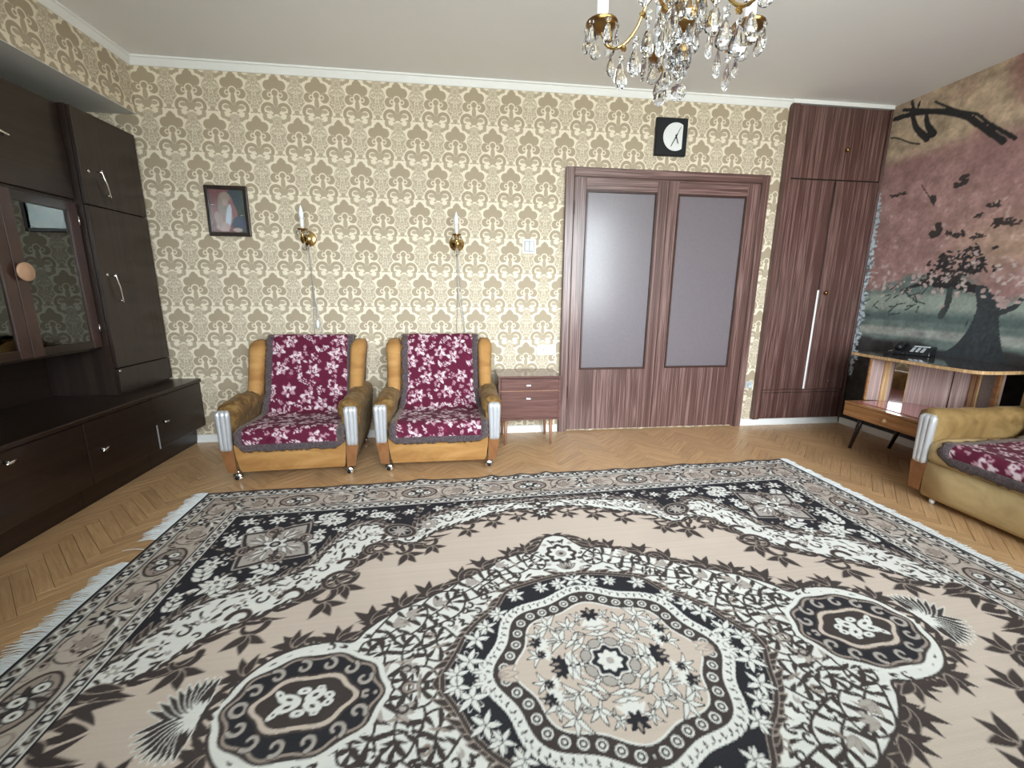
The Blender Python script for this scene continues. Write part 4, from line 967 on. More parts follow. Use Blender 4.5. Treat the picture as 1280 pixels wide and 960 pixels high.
def flower_print(w, h, res, seed, scale=1.):
    """burgundy ground with pale pink roses and leaves"""
    cv = Canvas(w, h, res, (.098, .011, .031)); rg = random.Random(seed)
    PK = (.42, .24, .29); LP = (.62, .50, .53); MV = (.13, .018, .05); DG = (.075, .006, .024)
    for k in range(int(w * h * 60)): cv.ellipse(rg.random() * w, rg.random() * h, .02, .012, rg.random() * 3, DG if k % 2 else (.14, .014, .045))
    pts = []
    def free(x, y, r): return all(math.hypot(x - a, y - b) > (r + c) * .93 for a, b, c in pts)
    def rose(x, y, r):
        a0 = rg.random() * 6
        for k in range(6): cv.leaf(x + r * .25 * math.cos(a0 + k * 1.05), y + r * .25 * math.sin(a0 + k * 1.05), a0 + k * 1.05, r * .80, r * .25, LP if k % 2 else PK, MV, .003)
        cv.flower(x, y, r * .55, 5, a0, LP, MV, .004, .2); cv.curl(x, y, r * .36, a0, a0 + 5, .005, .004, MV); cv.ellipse(x, y, r * .15, col=MV); cv.ellipse(x, y, r * .07, col=LP)
    def twig(x, y, a, l):
        cv.stroke([(x, y), (x + l * math.cos(a), y + l * math.sin(a))], .0035, .0025, PK)
        cv.leaf(x + l * .2 * math.cos(a), y + l * .2 * math.sin(a), a + .15, l, l * .20, MV, LP, .0035, .3, LP)
        cv.leaf(x + l * .1 * math.cos(a), y + l * .1 * math.sin(a), a - .9, l * .7, l * .19, LP, MV, .003, -.3, MV)
    for r, n, kind in ((.052 * scale, int(w * h * 110), 0), (.044 * scale, int(w * h * 260), 1), (.027 * scale, int(w * h * 400), 2), (.014 * scale, int(w * h * 500), 3)):
        for k in range(n):
            x, y = rg.random() * w, rg.random() * h
            if not free(x, y, r): continue
            pts.append((x, y, r)); a = rg.random() * 6.28
            if kind == 0: rose(x, y, r)
            elif kind == 1: twig(x - r * .7 * math.cos(a), y - r * .7 * math.sin(a), a, r * 1.6)
            elif kind == 2: rose(x, y, r) if k % 2 else twig(x - r * .6 * math.cos(a), y - r * .6 * math.sin(a), a, r * 1.5)
            else: cv.flower(x, y, r, 5, a, PK, None, 0, .25, MV, .3); cv.curl(x, y, r * 1.5, a, a + 2.5, .0025, .002, PK)
    return cv.a
def make_throw(name, label, loc, rz, prof, halfw, seed, cell=.007, wrinkle=.006, xoff=0., trim=.034, along='x', group=None, trim_ends=(True, True), scale=1.):
    """cloth swept along a (y, z) profile; halfw(f) gives its half width"""
    L = smooth_line(prof, 400); seg = np.r_[0, np.cumsum(np.hypot(*np.diff(L, axis=0).T))]; ln = seg[-1]
    nv = int(ln / cell); W2 = max(halfw(f) for f in np.linspace(0, 1, 30)); nu = int(2 * W2 / cell)
    img = flower_print(2 * W2, ln, .004, seed, scale); iy = np.clip((np.linspace(0, 1, nv) * (img.shape[0] - 1)).astype(int), 0, None); ix = (np.linspace(0, 1, nu) * (img.shape[1] - 1)).astype(int)
    s = np.linspace(0, ln, nv); Y = np.interp(s, seg, L[:, 0]); Z = np.interp(s, seg, L[:, 1]); dY = np.gradient(Y); dZ = np.gradient(Z); q = np.hypot(dY, dZ); nY, nZ = dZ / q, -dY / q
    sgn = -1. ; nY, nZ = nY * sgn, nZ * sgn
    hwv = np.array([halfw(f) for f in np.linspace(0, 1, nv)]); u = np.linspace(-1, 1, nu)
    n1 = value_noise(nu, nv, 3, seed + 4, 3) - .5; edge = value_noise(4, nv, 3, seed + 9, 3)[:, 0] - .5; edge2 = value_noise(4, nv, 3, seed + 19, 3)[:, 0] - .5
    disp = (np.abs(n1) * 2 * wrinkle + .25 * wrinkle * (1 + np.sin(np.arange(nv)[:, None] * cell * 95 + 3 * n1 * 4)) * np.clip(1 - np.abs(np.linspace(0, 1, nv)[:, None] - .58) / .18, 0, 1))
    P = np.zeros((nv, nu, 3)); xl = -hwv + .016 * edge; xr = hwv + .016 * edge2
    P[..., 0] = xoff + xl[:, None] + (xr - xl)[:, None] * (u[None] + 1) / 2; P[..., 1] = Y[:, None] + nY[:, None] * disp; P[..., 2] = Z[:, None] + nZ[:, None] * disp
    T = thing(name, label, 'throw', loc, rz, group)
    me = grid_mesh('cloth', P, img[iy][:, ix]); o = mesh_obj('cloth', me, M_throw, T); sd = o.modifiers.new('thickness', 'SOLIDIFY'); sd.thickness = .006; sd.offset = 1 if along == 'x' else 1
    # fur edging around the rim
    rg = random.Random(seed); rim = []
    for j in range(0, nv, 2): rim.append((P[j, 0], Vector((-1, 0, 0)), (nY[j], nZ[j])))
    k = nv - 1
    for i in range(2, nu - 2, 2): rim.append((P[k, i], Vector((0, dY[k] / q[k], dZ[k] / q[k])), (nY[k], nZ[k])))
    for j in range(nv - 1, -1, -2): rim.append((P[j, -1], Vector((1, 0, 0)), (nY[j], nZ[j])))
    bm = BM(); secs = []
    for p, d, nn in rim:
        p = Vector(p); nv3 = Vector((0, nn[0], nn[1])); wdt = trim * (.8 + .4 * rg.random()); th = .007 + .003 * rg.random()
        secs.append([p - d * .012 - nv3 * .002, p - d * .012 + nv3 * (.010 + .003 * rg.random()), p + d * wdt * .5 + nv3 * th * 1.3, p + d * wdt + nv3 * .003, p + d * wdt * .6 - nv3 * .003])
    obj('fur_edge', loft(bm, secs), M_trim, T, True)
    return T
PROF = [(.325, .70), (.330, .82), (.290, .848), (.245, .842), (.205, .775), (.150, .64), (.095, .50), (.050, .395), (.015, .345), (-.06, .334), (-.20, .342), (-.33, .350), (-.385, .330), (-.398, .285), (-.400, .245)]
make_throw('throw_blanket', 'burgundy floral throw with grey fur edge on the armchair by the dark cabinets', ch1.location, math.radians(2.8), PROF, lambda f: .262 if f < .5 else .262 + .018 * min(1, (f - .5) / .15), 4, xoff=.012, group='burgundy floral throws')
make_throw('throw_blanket', 'burgundy floral throw with grey fur edge on the armchair next to the nightstand', ch2.location, math.radians(.3), PROF, lambda f: .250 if f < .5 else .250 + .030 * min(1, (f - .5) / .15), 17, xoff=.005, group='burgundy floral throws')

# ================================================================ sofa by the right wall
so = thing('sofa', 'olive velvet sofa with silver fluted arm front, under the mural', 'sofa', (5.15, -2.25, 0)); o_ = so.location.copy()
SY0, SY1, SX = -3.15, -1.375, 4.74
bm = BM(); secs = [[(SX + .012, y, .035), (SX, y, .06), (SX - .004, y, .15), (SX + .004, y, .238), (5.50, y, .238), (5.50, y, .035)] for y in np.linspace(SY0 + .09, SY1 - .085, 12)]
obj('base', loft(bm, secs), M_olive, so, True, off=o_)
for y0, y1 in ((-1.722, SY1 - .088), (-2.10, -1.724), (-2.55, -2.102), (SY0 + .092, -2.552)):
    secs = []
    for f in np.linspace(0, 1, 9):
        y = y0 + (y1 - y0) * f; e = 1 - .012 * (2 * f - 1) ** 8 * 2; r = .012 * (2 * f - 1) ** 6; sag = .012 * math.sin(f * PI)
        secs.append([(SX - .004 + r, y, .245), (SX - .018 + r, y, .275), (SX - .014 + r, y, .335), (SX + .012 + r, y, .365 - sag), (SX + .07, y, .378 - sag), (5.33, y, .365), (5.33, y, .245)])
    obj('seat_cushion', loft(BM(), secs), M_olive, so, True, off=o_)
bm = BM(); secs = []
for f in np.linspace(0, 1, 14):
    y = SY0 + .02 + (SY1 - SY0 - .04) * f; g = min(f, 1 - f); e = math.sqrt(max(.0, 1 - (1 - min(g / .07, 1)) ** 2)); k = .35 + .65 * e
    def S(x, z): return (5.43 + (x - 5.43) * k, y, .45 + (z - .45) * (.88 + .12 * e))
    secs.append([S(5.34, .37), S(5.27, .48), S(5.28, .70), S(5.33, .82), S(5.42, .86), S(5.53, .82), S(5.55, .60), S(5.55, .20), S(5.36, .20)])
obj('backrest', loft(bm, secs), M_olive, so, True, off=o_)
for s, yc in ((1, SY1 - .045), (-1, SY0 + .045)):
    secs = []
    for f in np.linspace(0, 1, 16):
        x = 4.752 + .70 * f; bl = .05 * math.sin(f * 21) + .05 * math.sin(f * 8 + 1)
        P_ = [(-.040, .06), (.040, .06), (.046, .30), (.050, .42), (.060, .47), (.052, .515), (.020, .535), (-.020, .535), (-.052, .515), (-.060, .47), (-.050, .42), (-.046, .30)]
        secs.append([(x, yc + a * (1 + bl * (1 if b > .4 else 0)), .40 + (b - .40) * (1 + .35 * bl) if b > .4 else b) for a, b in P_])
    obj('arm', loft(BM(), secs), M_plush_s, so, True, off=o_)
    bm = silver_panel(BM(), 0, .088, .215, .508, 0.); bmesh.ops.rotate(bm, verts=bm.verts, cent=(0, 0, 0), matrix=Matrix.Rotation(-PI / 2, 3, 'Z')); bmesh.ops.translate(bm, verts=bm.verts, vec=(4.752, yc, 0)); obj('arm_front', bm, M_steel, so, True, off=o_)
    obj('arm_foot', prism(BM(), [(yc - .03, .06), (yc + .03, .06), (yc + .042, .225), (yc - .042, .225)], 4.738, 4.752, 'x'), M_velvet_b, so, off=o_)
for y in (SY1 - .13, SY0 + .13):
    for x in (4.775, 5.42): obj('castor', lathe(BM(), [(.006, .036), (.007, .03), (.012, .024), (.014, .012), (.010, .001), (.004, .0)], 14, (x, y, 0)), M_plastic, so, True, off=o_)
PS = [(.165, .62), (.150, .50), (.120, .42), (.06, .392), (-.10, .384), (-.30, .378), (-.395, .382), (-.428, .360), (-.437, .325), (-.437, .30)]
make_throw('throw_blanket', 'burgundy floral throw with grey fur edge spread over the olive sofa', (5.15, -2.34, 0), -PI / 2, PS, lambda f: .775, 29, cell=.010, wrinkle=.008, group='burgundy floral throws', trim=.045)

# ================================================================ nightstand between armchair and door
ns = thing('nightstand', 'small brown nightstand with two drawers on thin tapered legs', 'nightstand', (2.595, -.175, 0)); o_ = ns.location.copy()
t_ = NT('walnut_polish'); f_ = t_.noise(t_.mapping(t_.coord(), (3, 60, 60)), 1., 3, .6, .8); t_.set(col=t_.ramp(f_, [(.3, (.085, .036, .030)), (.55, (.145, .068, .058)), (.8, (.20, .108, .094))]), rough=.25, coat=.5, coat_rough=.12); M_walnut = t_.m
t_ = NT('pale_leg_wood'); f_ = t_.noise(t_.mapping(t_.coord(), (50, 50, 4)), 1., 3); t_.set(col=t_.mix(f_, (.22, .10, .055), (.42, .23, .14)), rough=.35); M_leg = t_.m
NX0, NX1, NY0, NY1 = 2.388, 2.862, -.345, -.03
bm = BM(); box(bm, NX0, NX0 + .016, NY0 + .005, NY1, .205, .532); box(bm, NX1 - .016, NX1, NY0 + .005, NY1, .205, .532); box(bm, NX0 + .0165, NX1 - .0165, NY0 + .005, NY1, .205, .221); box(bm, NX0 + .0165, NX1 - .0165, NY1 - .01, NY1, .2215, .532); obj('carcass', bm, M_walnut, ns, off=o_)
obj('top', box(BM(), NX0 - .003, NX1 + .003, NY0 - .003, NY1, .5325, .549, .002), M_walnut, ns, off=o_)
for z0, z1, zk in ((.437, .528, .478), (.224, .431, .376)):
    d = obj('drawer', box(BM(), NX0 + .018, NX1 - .018, NY0 - .001, NY0 + .2, z0, z1, .002), M_walnut, ns, off=o_)
    obj('knob', box(BM(), 2.596, 2.630, NY0 - .018, NY0 - .001, zk - .004, zk + .006, .002), M_plastic, d, off=o_)
obj('front_edge', box(BM(), NX0 + .0165, NX1 - .0165, NY0 + .002, NY0 + .012, .4315, .4365), M_leg, ns, off=o_)
for x in (NX0 + .06, NX1 - .065):
    for y in (NY0 + .035, NY1 - .04): obj('leg', tube(BM(), [(x, y, .2045), (x + (.006 if x > 2.5 else -.006), y, 0)], .016, 12, .009), M_leg, ns, True, off=o_)

# ================================================================ dressing table in the right corner
t_ = NT('orange_veneer'); f_ = t_.noise(t_.mapping(t_.coord(), (30, 3, 40)), 1., 4, .6, .9); t_.set(col=t_.ramp(f_, [(.3, (.20, .085, .028)), (.55, (.33, .155, .055)), (.75, (.42, .22, .09))]), rough=.28, coat=.4, coat_rough=.12); M_orange = t_.m
M_pine = veneer('light_batten_wood', (.38, .22, .10), (.52, .33, .16), (.66, .47, .27), dens=40.)
M_greyven = veneer('greyish_striped_veneer', (.30, .20, .185), (.42, .30, .275), (.56, .43, .41), dens=34.)
t_ = NT('polished_shelf_top'); f_ = t_.noise(t_.mapping(t_.coord(), (60, 3, 10)), 1., 3); t_.set(col=t_.mix(f_, (.035, .022, .018), (.075, .042, .030)), rough=.08, coat=1., coat_rough=.03); M_shelf = t_.m
t_ = NT('pink_glass_top'); t_.set(col=(.55, .19, .215), rough=.10, coat=1., coat_rough=.03); M_pink = t_.m
t_ = NT('patterned_glass'); f_ = t_.noise(t_.coord(), 70., 4, .7); t_.set(col=t_.mix(f_, (.16, .155, .15), (.42, .42, .42)), rough=.2, metal=.3); M_patt = t_.m
dt = thing('dressing_table', 'low corner dressing table with drawer, pink top and raised shelf', 'table', (5.27, -.99, 0)); o_ = dt.location.copy()
TY0, TY1 = -1.335, -.672
bm = BM(); box(bm, 4.975, 5.575, TY0, TY1, .285, .297); box(bm, 4.975, 5.575, TY0, TY0 + .015, .2975, .375); box(bm, 4.975, 5.575, TY1 - .015, TY1, .2975, .375); box(bm, 5.56, 5.575, TY0 + .0155, TY1 - .0155, .2975, .375); obj('frame', bm, M_orange, dt, off=o_)
obj('table_top', box(BM(), 4.957, 5.58, TY0 - .003, TY1 + .003, .3755, .391, .002), M_orange, dt, off=o_)
obj('glass_top', box(BM(), 5.02, 5.50, TY0 + .02, TY1 - .045, .3915, .396, .001), M_pink, dt, off=o_)
d = obj('drawer', box(BM(), 4.956, 4.974, TY0 + .002, TY1 - .002, .286, .372, .002), M_orange, dt, off=o_)
obj('knob', lathe(BM(), [(.006, 0), (.006, -.008), (.015, -.013), (.016, -.020), (.008, -.026), (.002, -.027)], 16, (4.956, -1.004, .332), 'x'), M_pine, d, True, off=o_)
for a, b in (((5.08, -.72, .2845), (5.10, -.64, 0)), ((5.46, -.72, .2845), (5.40, -.68, 0)), ((5.08, -1.29, .2845), (5.06, -1.345, 0)), ((5.48, -1.29, .2845), (5.50, -1.345, 0))):
    lg = obj('leg', tube(BM(), [a, b], .019, 12, .011), M_lac, dt, True, off=o_)
def upright(name, mat, p0, p1, th=.010, z0=.3965, z1=.7145, back=True):
    """board standing on the table top between two plan points, thickness towards the wall"""
    a, b = Vector((p0[0], p0[1])), Vector((p1[0], p1[1])); t = (b - a).normalized(); n = Vector((-t.y, t.x)) * th
    if n.x + n.y < 0: n = -n
    if not back: n = -n
    return obj(name, prism(BM(), [tuple(a), tuple(b), tuple(b + n), tuple(a + n)], z0, z1, 'z'), mat, dt, off=o_)
LP0, LP1 = Vector((5.118, -.682)), Vector((5.332, -.757)); CP1 = Vector((5.486, -1.052)); RP1 = Vector((5.405, -1.268))
def on_left(t): return LP0.lerp(LP1, t)
upright('panel_edge', M_orange, (5.106, -.678), (5.1175, -.682), .016)
upright('side_panel', M_greyven, on_left(0), on_left(1), .012)
upright('batten', M_pine, on_left(.34), on_left(.52), .010, back=False)
upright('mirror_strip', M_mirror, (5.247, -.742), (5.310, -.786), .003)
upright('batten', M_pine, (5.317, -.770), (5.331, -.777), .012)
upright('back_panel', M_greyven, (5.334, -.760), CP1, .012)
m_ = Vector((5.334, -.760)).lerp(CP1, .72); upright('panel_joint', M_lac, m_, Vector((5.334, -.760)).lerp(CP1, .735), .002, back=False)
upright('side_panel', M_greyven, CP1 + Vector((-.003, -.006)), RP1, .012)
def on_right(t): return CP1.lerp(RP1, t)
upright('batten', M_pine, on_right(.06), on_right(.20), .010, back=False)
upright('batten', M_pine, on_right(.24), on_right(.34), .010, back=False)
upright('patterned_pane', M_patt, on_right(.38), on_right(.80), .004, back=False)
upright('corner_post', M_orange, on_right(.84), on_right(.99), .014, back=False)
SH = smooth_line([(5.10, -.515), (5.088, -.72), (5.086, -.92), (5.09, -1.14), (5.105, -1.30), (5.15, -1.35), (5.24, -1.362)], 26)
poly = [tuple(p) for p in SH] + [(5.585, -1.362), (5.585, -.50)]
obj('shelf', prism(BM(), poly, .7150, .7345, 'z'), M_pine, dt, off=o_)
c = np.array([5.35, -.93]); obj('shelf_top', prism(BM(), [tuple(c + (np.array(p) - c) * .988) for p in poly], .7347, .7370, 'z'), M_shelf, dt, off=o_)

# telephone on the raised shelf
tp = thing('telephone', 'black desk telephone with keypad on the raised shelf', 'telephone', (5.43, -.695, .7372), math.radians(-62))
bm = BM(); loft(bm, [[(x, -.085, .0), (x, .085, .0), (x, .085, .060), (x, .02, .052), (x, -.085, .022)] for x in (-.105, .105)]); add_bevel(obj('body', bm, M_black, tp), .006, 2)
t_ = NT('pale_keys'); t_.set(col=(.36, .37, .39), rough=.6); M_key = t_.m
for i in range(3):
    for j in range(4):
        x, y = .0 + i * .028, -.066 + j * .021; z = .0245 + (y + .085) / .105 * .030
        obj('button', box(BM(), x - .009, x + .009, y - .006, y + .006, z - .004, z + .004, .0015), M_key, tp)
obj('display', box(BM(), -.012, .075, .035, .068, .050, .0605, .001), M_grey, tp)
bm = BM(); tube(bm, [(-.070, -.10, .045), (-.070, -.075, .062), (-.070, 0, .078), (-.070, .075, .066), (-.070, .10, .050)], [.020, .023, .015, .023, .020], 12); obj('handset', bm, M_black, tp, True)
pts = [(-.07 - .06 * math.sin(k * .12) , -.10 - .0008 * k + .008 * math.cos(k * 1.3), .012 + .008 * math.sin(k * 1.3)) for k in range(70)]
obj('coiled_cord', tube(BM(), pts, .003, 6), M_black, tp, True)
tag(obj('telephone_cable', tube(BM(), [(5.50, -.60, .742), (5.48, -.56, .742), (5.46, -.51, .743), (5.455, -.485, .735), (5.45, -.478, .70), (5.43, -.475, .60), (5.39, -.47, .48), (5.37, -.46, .36), (5.38, -.44, .15), (5.42, -.42, .02), (5.46, -.36, .005), (5.55, -.2, .005)], .0035, 6), M_cord_w, None, True), 'thin pale cable hanging beside the corner dressing table', 'cable')
# ================================================================ carpet
qa = draw_rug(.002); h2, w2 = qa.shape[0] // 2 * 2, qa.shape[1] // 2 * 2
qa = qa[:h2, :w2].reshape(h2 // 2, 2, w2 // 2, 2, 3).mean((1, 3))
ny, nx = qa.shape[:2]
full = np.concatenate([qa[::-1], qa], 0); full = np.concatenate([full[:, ::-1], full], 1)       # rows from -y to +y
xs = (np.arange(2 * nx) + .5) / (2 * nx) * 2 * RUG_L - RUG_L; ys = (np.arange(2 * ny) + .5) / (2 * ny) * 2 * RUG_W - RUG_W
keep = np.r_[np.arange(0, int(ny * .45), 2), np.arange(int(ny * .45), 2 * ny)]; ys = ys[keep]; full = full[keep]
full = full * (1 + .10 * (value_noise(full.shape[1], full.shape[0], 14, 40, 4)[..., None] - .5) + .10 * (value_noise(4, full.shape[0], 2, 41, 6)[:, :1, None] - .5))
P = np.zeros((len(ys), len(xs), 3)); P[..., 0] = xs[None]; P[..., 1] = ys[:, None]
wv = value_noise(len(xs), len(ys), 5, 8, 2); edge = np.clip(np.minimum(RUG_L - np.abs(xs)[None], RUG_W - np.abs(ys)[:, None]) / .008, 0, 1)
rip = np.zeros(len(xs))
for c, a, s in ((-.66, .010, .05), (-.22, .014, .035), (-.03, .010, .045), (.14, .012, .03), (.62, .008, .05), (1.1, .008, .06), (1.62, .012, .05), (-1.1, .006, .06)): rip += a * np.exp(-((xs - c) / s) ** 2)
P[..., 2] = .001 + edge * (.009 + .002 * (wv - .5)) + rip[None] * np.clip(1 - (RUG_W - ys[:, None]) / .16, 0, 1)
P[..., 1] += .006 * np.sin(xs[None] * 7) * np.clip(1 - (RUG_W - ys[:, None]) / .2, 0, 1)
rug = thing('rug', 'large beige and black medallion carpet covering the parquet floor', 'rug', (RUG_C[0], RUG_C[1], 0), RUG_A)
mesh_obj('carpet_pile', grid_mesh('carpet_pile', P, full), M_rug, rug)
rg = random.Random(77)
for s in (-1, 1):
    V, Fc = [], []; t = -RUG_W + .01
    while t < RUG_W - .005:
        t += .0042 + .002 * rg.random()
        if s < 0 and .80 < t < .98 and rg.random() < .93: continue
        clump = math.sin(t * 37) * .5 + math.sin(t * 91 + 1) * .5
        L_ = (.072 if s < 0 else .052) + .016 * clump + .014 * rg.random(); dy = .014 * clump + .012 * (rg.random() - .5); x0 = s * (RUG_L - .004); r = .0022; b0 = len(V)
        for f, z in ((0, .006), (.35, .0085 + .004 * rg.random()), (.75, .004 + .004 * rg.random()), (1, .0022)):
            rr = r * (1 - .45 * f); px_, py_ = x0 + s * L_ * f, t + dy * f * f
            V += [(px_, py_ - rr, z), (px_, py_ + rr, z), (px_, py_, z + rr * 1.2)]
        for k in range(3):
            for q in range(3): Fc.append((b0 + k * 3 + q, b0 + k * 3 + (q + 1) % 3, b0 + k * 3 + 3 + (q + 1) % 3, b0 + k * 3 + 3 + q))
    me = bpy.data.meshes.new('fringe'); me.from_pydata(V, [], Fc); tag(mesh_obj('fringe', me, M_fringe, rug, True), kind='stuff')

# ================================================================ things on the back wall
ck = thing('wall_clock', 'square black wall clock with white face above the door', 'clock', (3.738, 0, 2.33)); o_ = ck.location.copy()
obj('case', box(BM(), 3.613, 3.863, -.032, -.001, 2.198, 2.463, .004), M_black, ck, off=o_)
R_, cx, cz = .099, 3.768, 2.331; pts = [(cx + R_ * math.cos(a), cz + R_ * math.sin(a)) for a in np.linspace(math.acos(.055 / R_), 2 * PI - math.acos(.055 / R_), 40)]
obj('dial', prism(BM(), pts, -.0345, -.0321), M_plastic, ck, off=o_)
def hand(a, l, w, y): 
    d = Vector((math.sin(a), 0, math.cos(a))); n = Vector((math.cos(a), 0, -math.sin(a))); c = Vector((cx + .003, y, cz)); bm = BM()
    vs = [c - d * l * .25 - n * w, c + d * l - n * w * .6, c + d * l + n * w * .6, c - d * l * .25 + n * w]; loft(bm, [[v for v in vs], [v + Vector((0, -.0012, 0)) for v in vs]]); return bm
for nm, a, l, w, y in (('minute_hand', math.radians(208), .080, .0042, -.036), ('hour_hand', math.radians(158), .052, .0045, -.0385), ('second_hand', math.radians(26), .075, .0022, -.041)): obj(nm, hand(a, l, w, y), M_black, ck, off=o_)
obj('pin', lathe(BM(), [(.005, -.0345), (.005, -.044), (.002, -.045)], 12, (cx + .003, 0, cz), 'y'), M_black, ck, True, off=o_)

pc = thing('framed_picture', 'small framed picture in a dark frame on the damask wall', 'picture', (.499, 0, 1.703)); o_ = pc.location.copy()
X0, X1, Z0, Z1, fw = .360, .638, 1.535, 1.872, .026
for nm, poly in (('frame_side', [(X0, Z0), (X0 + fw, Z0 + fw), (X0 + fw, Z1 - fw), (X0, Z1)]), ('frame_side', [(X1, Z0), (X1, Z1), (X1 - fw, Z1 - fw), (X1 - fw, Z0 + fw)]), ('frame_rail', [(X0, Z0), (X1, Z0), (X1 - fw, Z0 + fw), (X0 + fw, Z0 + fw)]), ('frame_rail', [(X0, Z1), (X0 + fw, Z1 - fw), (X1 - fw, Z1 - fw), (X1, Z1)])):
    add_bevel(obj(nm, prism(BM(), poly, -.024, -.001), M_lac_v, pc, off=o_), .004, 2)
iw, ih = X1 - X0 - 2 * fw, Z1 - Z0 - 2 * fw
cv = Canvas(iw, ih, .0025, (.20, .055, .060)); n_ = value_noise(cv.nx, cv.ny, 5, 3, 4)[..., None]; XX = (np.arange(cv.nx) / cv.nx)[None, :, None]
cv.a[:] = np.where(XX + .1 * (n_ - .5) > .58, np.array((.055, .085, .075)) * (.5 + n_), np.array((.22, .07, .075)) * (.6 + .8 * n_))
for x, y, rx, ry, a, c in ((.14, .20, .05, .09, -.2, (.05, .07, .09)), (.10, .16, .052, .11, 0, (.33, .19, .17)), (.085, .19, .035, .075, 0, (.30, .22, .19)), (.145, .15, .02, .07, .25, (.30, .12, .12)), (.175, .06, .045, .05, 0, (.06, .08, .13)), (.10, .235, .028, .035, 0, (.36, .27, .22)), (.095, .20, .018, .022, 0, (.45, .33, .28)), (.11, .10, .018, .09, -.18, (.55, .60, .68)), (.07, .04, .045, .03, 0, (.45, .30, .28)), (.16, .02, .03, .014, 0, (.55, .40, .36)), (.045, .09, .025, .05, .2, (.35, .24, .21))):
    cv.ellipse(x * iw / .226, y * ih / .285, rx, ry, a, c)
k_ = cv.a
for _ in range(3): k_ = (k_ + np.roll(k_, 1, 0) + np.roll(k_, -1, 0) + np.roll(k_, 1, 1) + np.roll(k_, -1, 1)) / 5
gx = np.linspace(X0 + fw - .001, X1 - fw + .001, cv.nx); gz = np.linspace(Z0 + fw - .001, Z1 - fw + .001, cv.ny); P = np.zeros((cv.ny, cv.nx, 3)); P[..., 0] = gx[None] - o_[0]; P[..., 1] = -.009; P[..., 2] = gz[:, None] - o_[2]
mesh_obj('print', grid_mesh('print', P, k_), M_print, pc)
obj('mount', box(BM(), X0 + fw - .001, X1 - fw + .001, -.008, -.002, Z0 + fw - .001, Z1 - fw + .001), M_white, pc, off=o_)
obj('cover_glass', box(BM(), X0 + fw - .001, X1 - fw + .001, -.015, -.013, Z0 + fw - .001, Z1 - fw + .001), M_pic_glass, pc, off=o_)

def pear(h=.050, w=.034, d=.018, n=10):
    bm = BM(); lathe(bm, [(.02 * w, 0), (.16 * w, -.10 * h), (.30 * w, -.30 * h), (.46 * w, -.58 * h), (.5 * w, -.74 * h), (.40 * w, -.90 * h), (.16 * w, -h)], n)
    for v in bm.verts: v.co.y *= d / w
    me = bpy.data.meshes.new('crystal_drop'); bmesh.ops.recalc_face_normals(bm, faces=bm.faces); bm.to_mesh(me); bm.free(); me.materials.append(M_crystal); return me
def bead_me(r):
    bm = BM(); lathe(bm, [(.1 * r, r * .8), (.75 * r, r * .5), (r, 0), (.75 * r, -r * .5), (.1 * r, -r * .8)], 8)
    for v in bm.verts: v.co.y *= .6
    me = bpy.data.meshes.new('crystal_bead'); bmesh.ops.recalc_face_normals(bm, faces=bm.faces); bm.to_mesh(me); bm.free(); me.materials.append(M_crystal); return me
ME_P, ME_PL, ME_PS, ME_B = pear(.056, .038, .020), pear(.076, .052, .025), pear(.034, .022, .012), bead_me(.0105)
def hang(me, name, p, parent, rz=0., tilt=0.):
    o = bpy.data.objects.new(name, me); COL.objects.link(o); o.parent = parent; o.location = p; o.rotation_euler = (tilt, 0, rz); return o

def sconce(label, x, z, pull):
    s = thing('wall_sconce', label, 'wall lamp', (x, 0, z), group='pair of candle wall lamps')
    obj('wall_plate', lathe(BM(), [(.056, -.001), (.057, -.006), (.050, -.012), (.040, -.014), (.030, -.020), (.018, -.030), (.006, -.033)], 28, (0, 0, 0), 'y'), M_brass, s, True)
    P_ = [(0, p[0], p[1]) for p in smooth_line([(-.025, 0), (-.060, -.028), (-.105, -.030), (-.125, .005), (-.118, .045)], 18)]
    obj('arm', tube(BM(), P_, .0055, 10), M_brass, s, True)
    obj('drip_pan', lathe(BM(), [(.004, .040), (.030, .046), (.036, .054), (.034, .057), (.010, .052), (.004, .052)], 20, (0, -.118, 0)), M_brass_d, s, True)
    obj('candle', lathe(BM(), [(.0125, .054), (.0125, .115), (.010, .118)], 16, (0, -.118, 0)), M_candle, s, True)
    obj('bulb', lathe(BM(), [(.009, .118), (.014, .135), (.0165, .155), (.013, .178), (.006, .200), (.002, .212)], 16, (0, -.118, 0)), M_bulb, s, True)
    for k in range(6):
        a = k * PI / 3 + .4; hang(ME_PS, 'crystal_drop', (.032 * math.cos(a), -.118 + .032 * math.sin(a), .050), s, a)
    hang(ME_P, 'crystal_drop', (0, -.105, -.036), s)
    for k, (dx, zz, w) in enumerate(((0., -.70, .012), (.035, -.72, -.02), (pull[0], pull[1], .0))):
        y = -.010 - .004 * k; pts = [(0.004 * k - .004, -.012, -.045)] + [(dx * f + w * math.sin(f * 5) * f, y - .004 * math.sin(f * 3), -.05 + (zz + .05) * f) for f in np.linspace(.05, 1, 16)]
        obj('cord', tube(BM(), pts, .0026, 6), M_cord if k != 1 else M_cord_w, s, True)
    if pull[2]: obj('pull_switch', lathe(BM(), [(.003, .035), (.011, .024), (.013, 0), (.011, -.024), (.004, -.034)], 14, (pull[0] + .0, -.018, pull[1] - .03)), M_plastic, s, True)
sconce('brass candle wall lamp with crystal drops, beside the framed picture', 1.022, 1.530, (.018, -.59, True))
sconce('brass candle wall lamp with crystal drops, nearer the light switch', 2.097, 1.518, (.055, -.70, False))

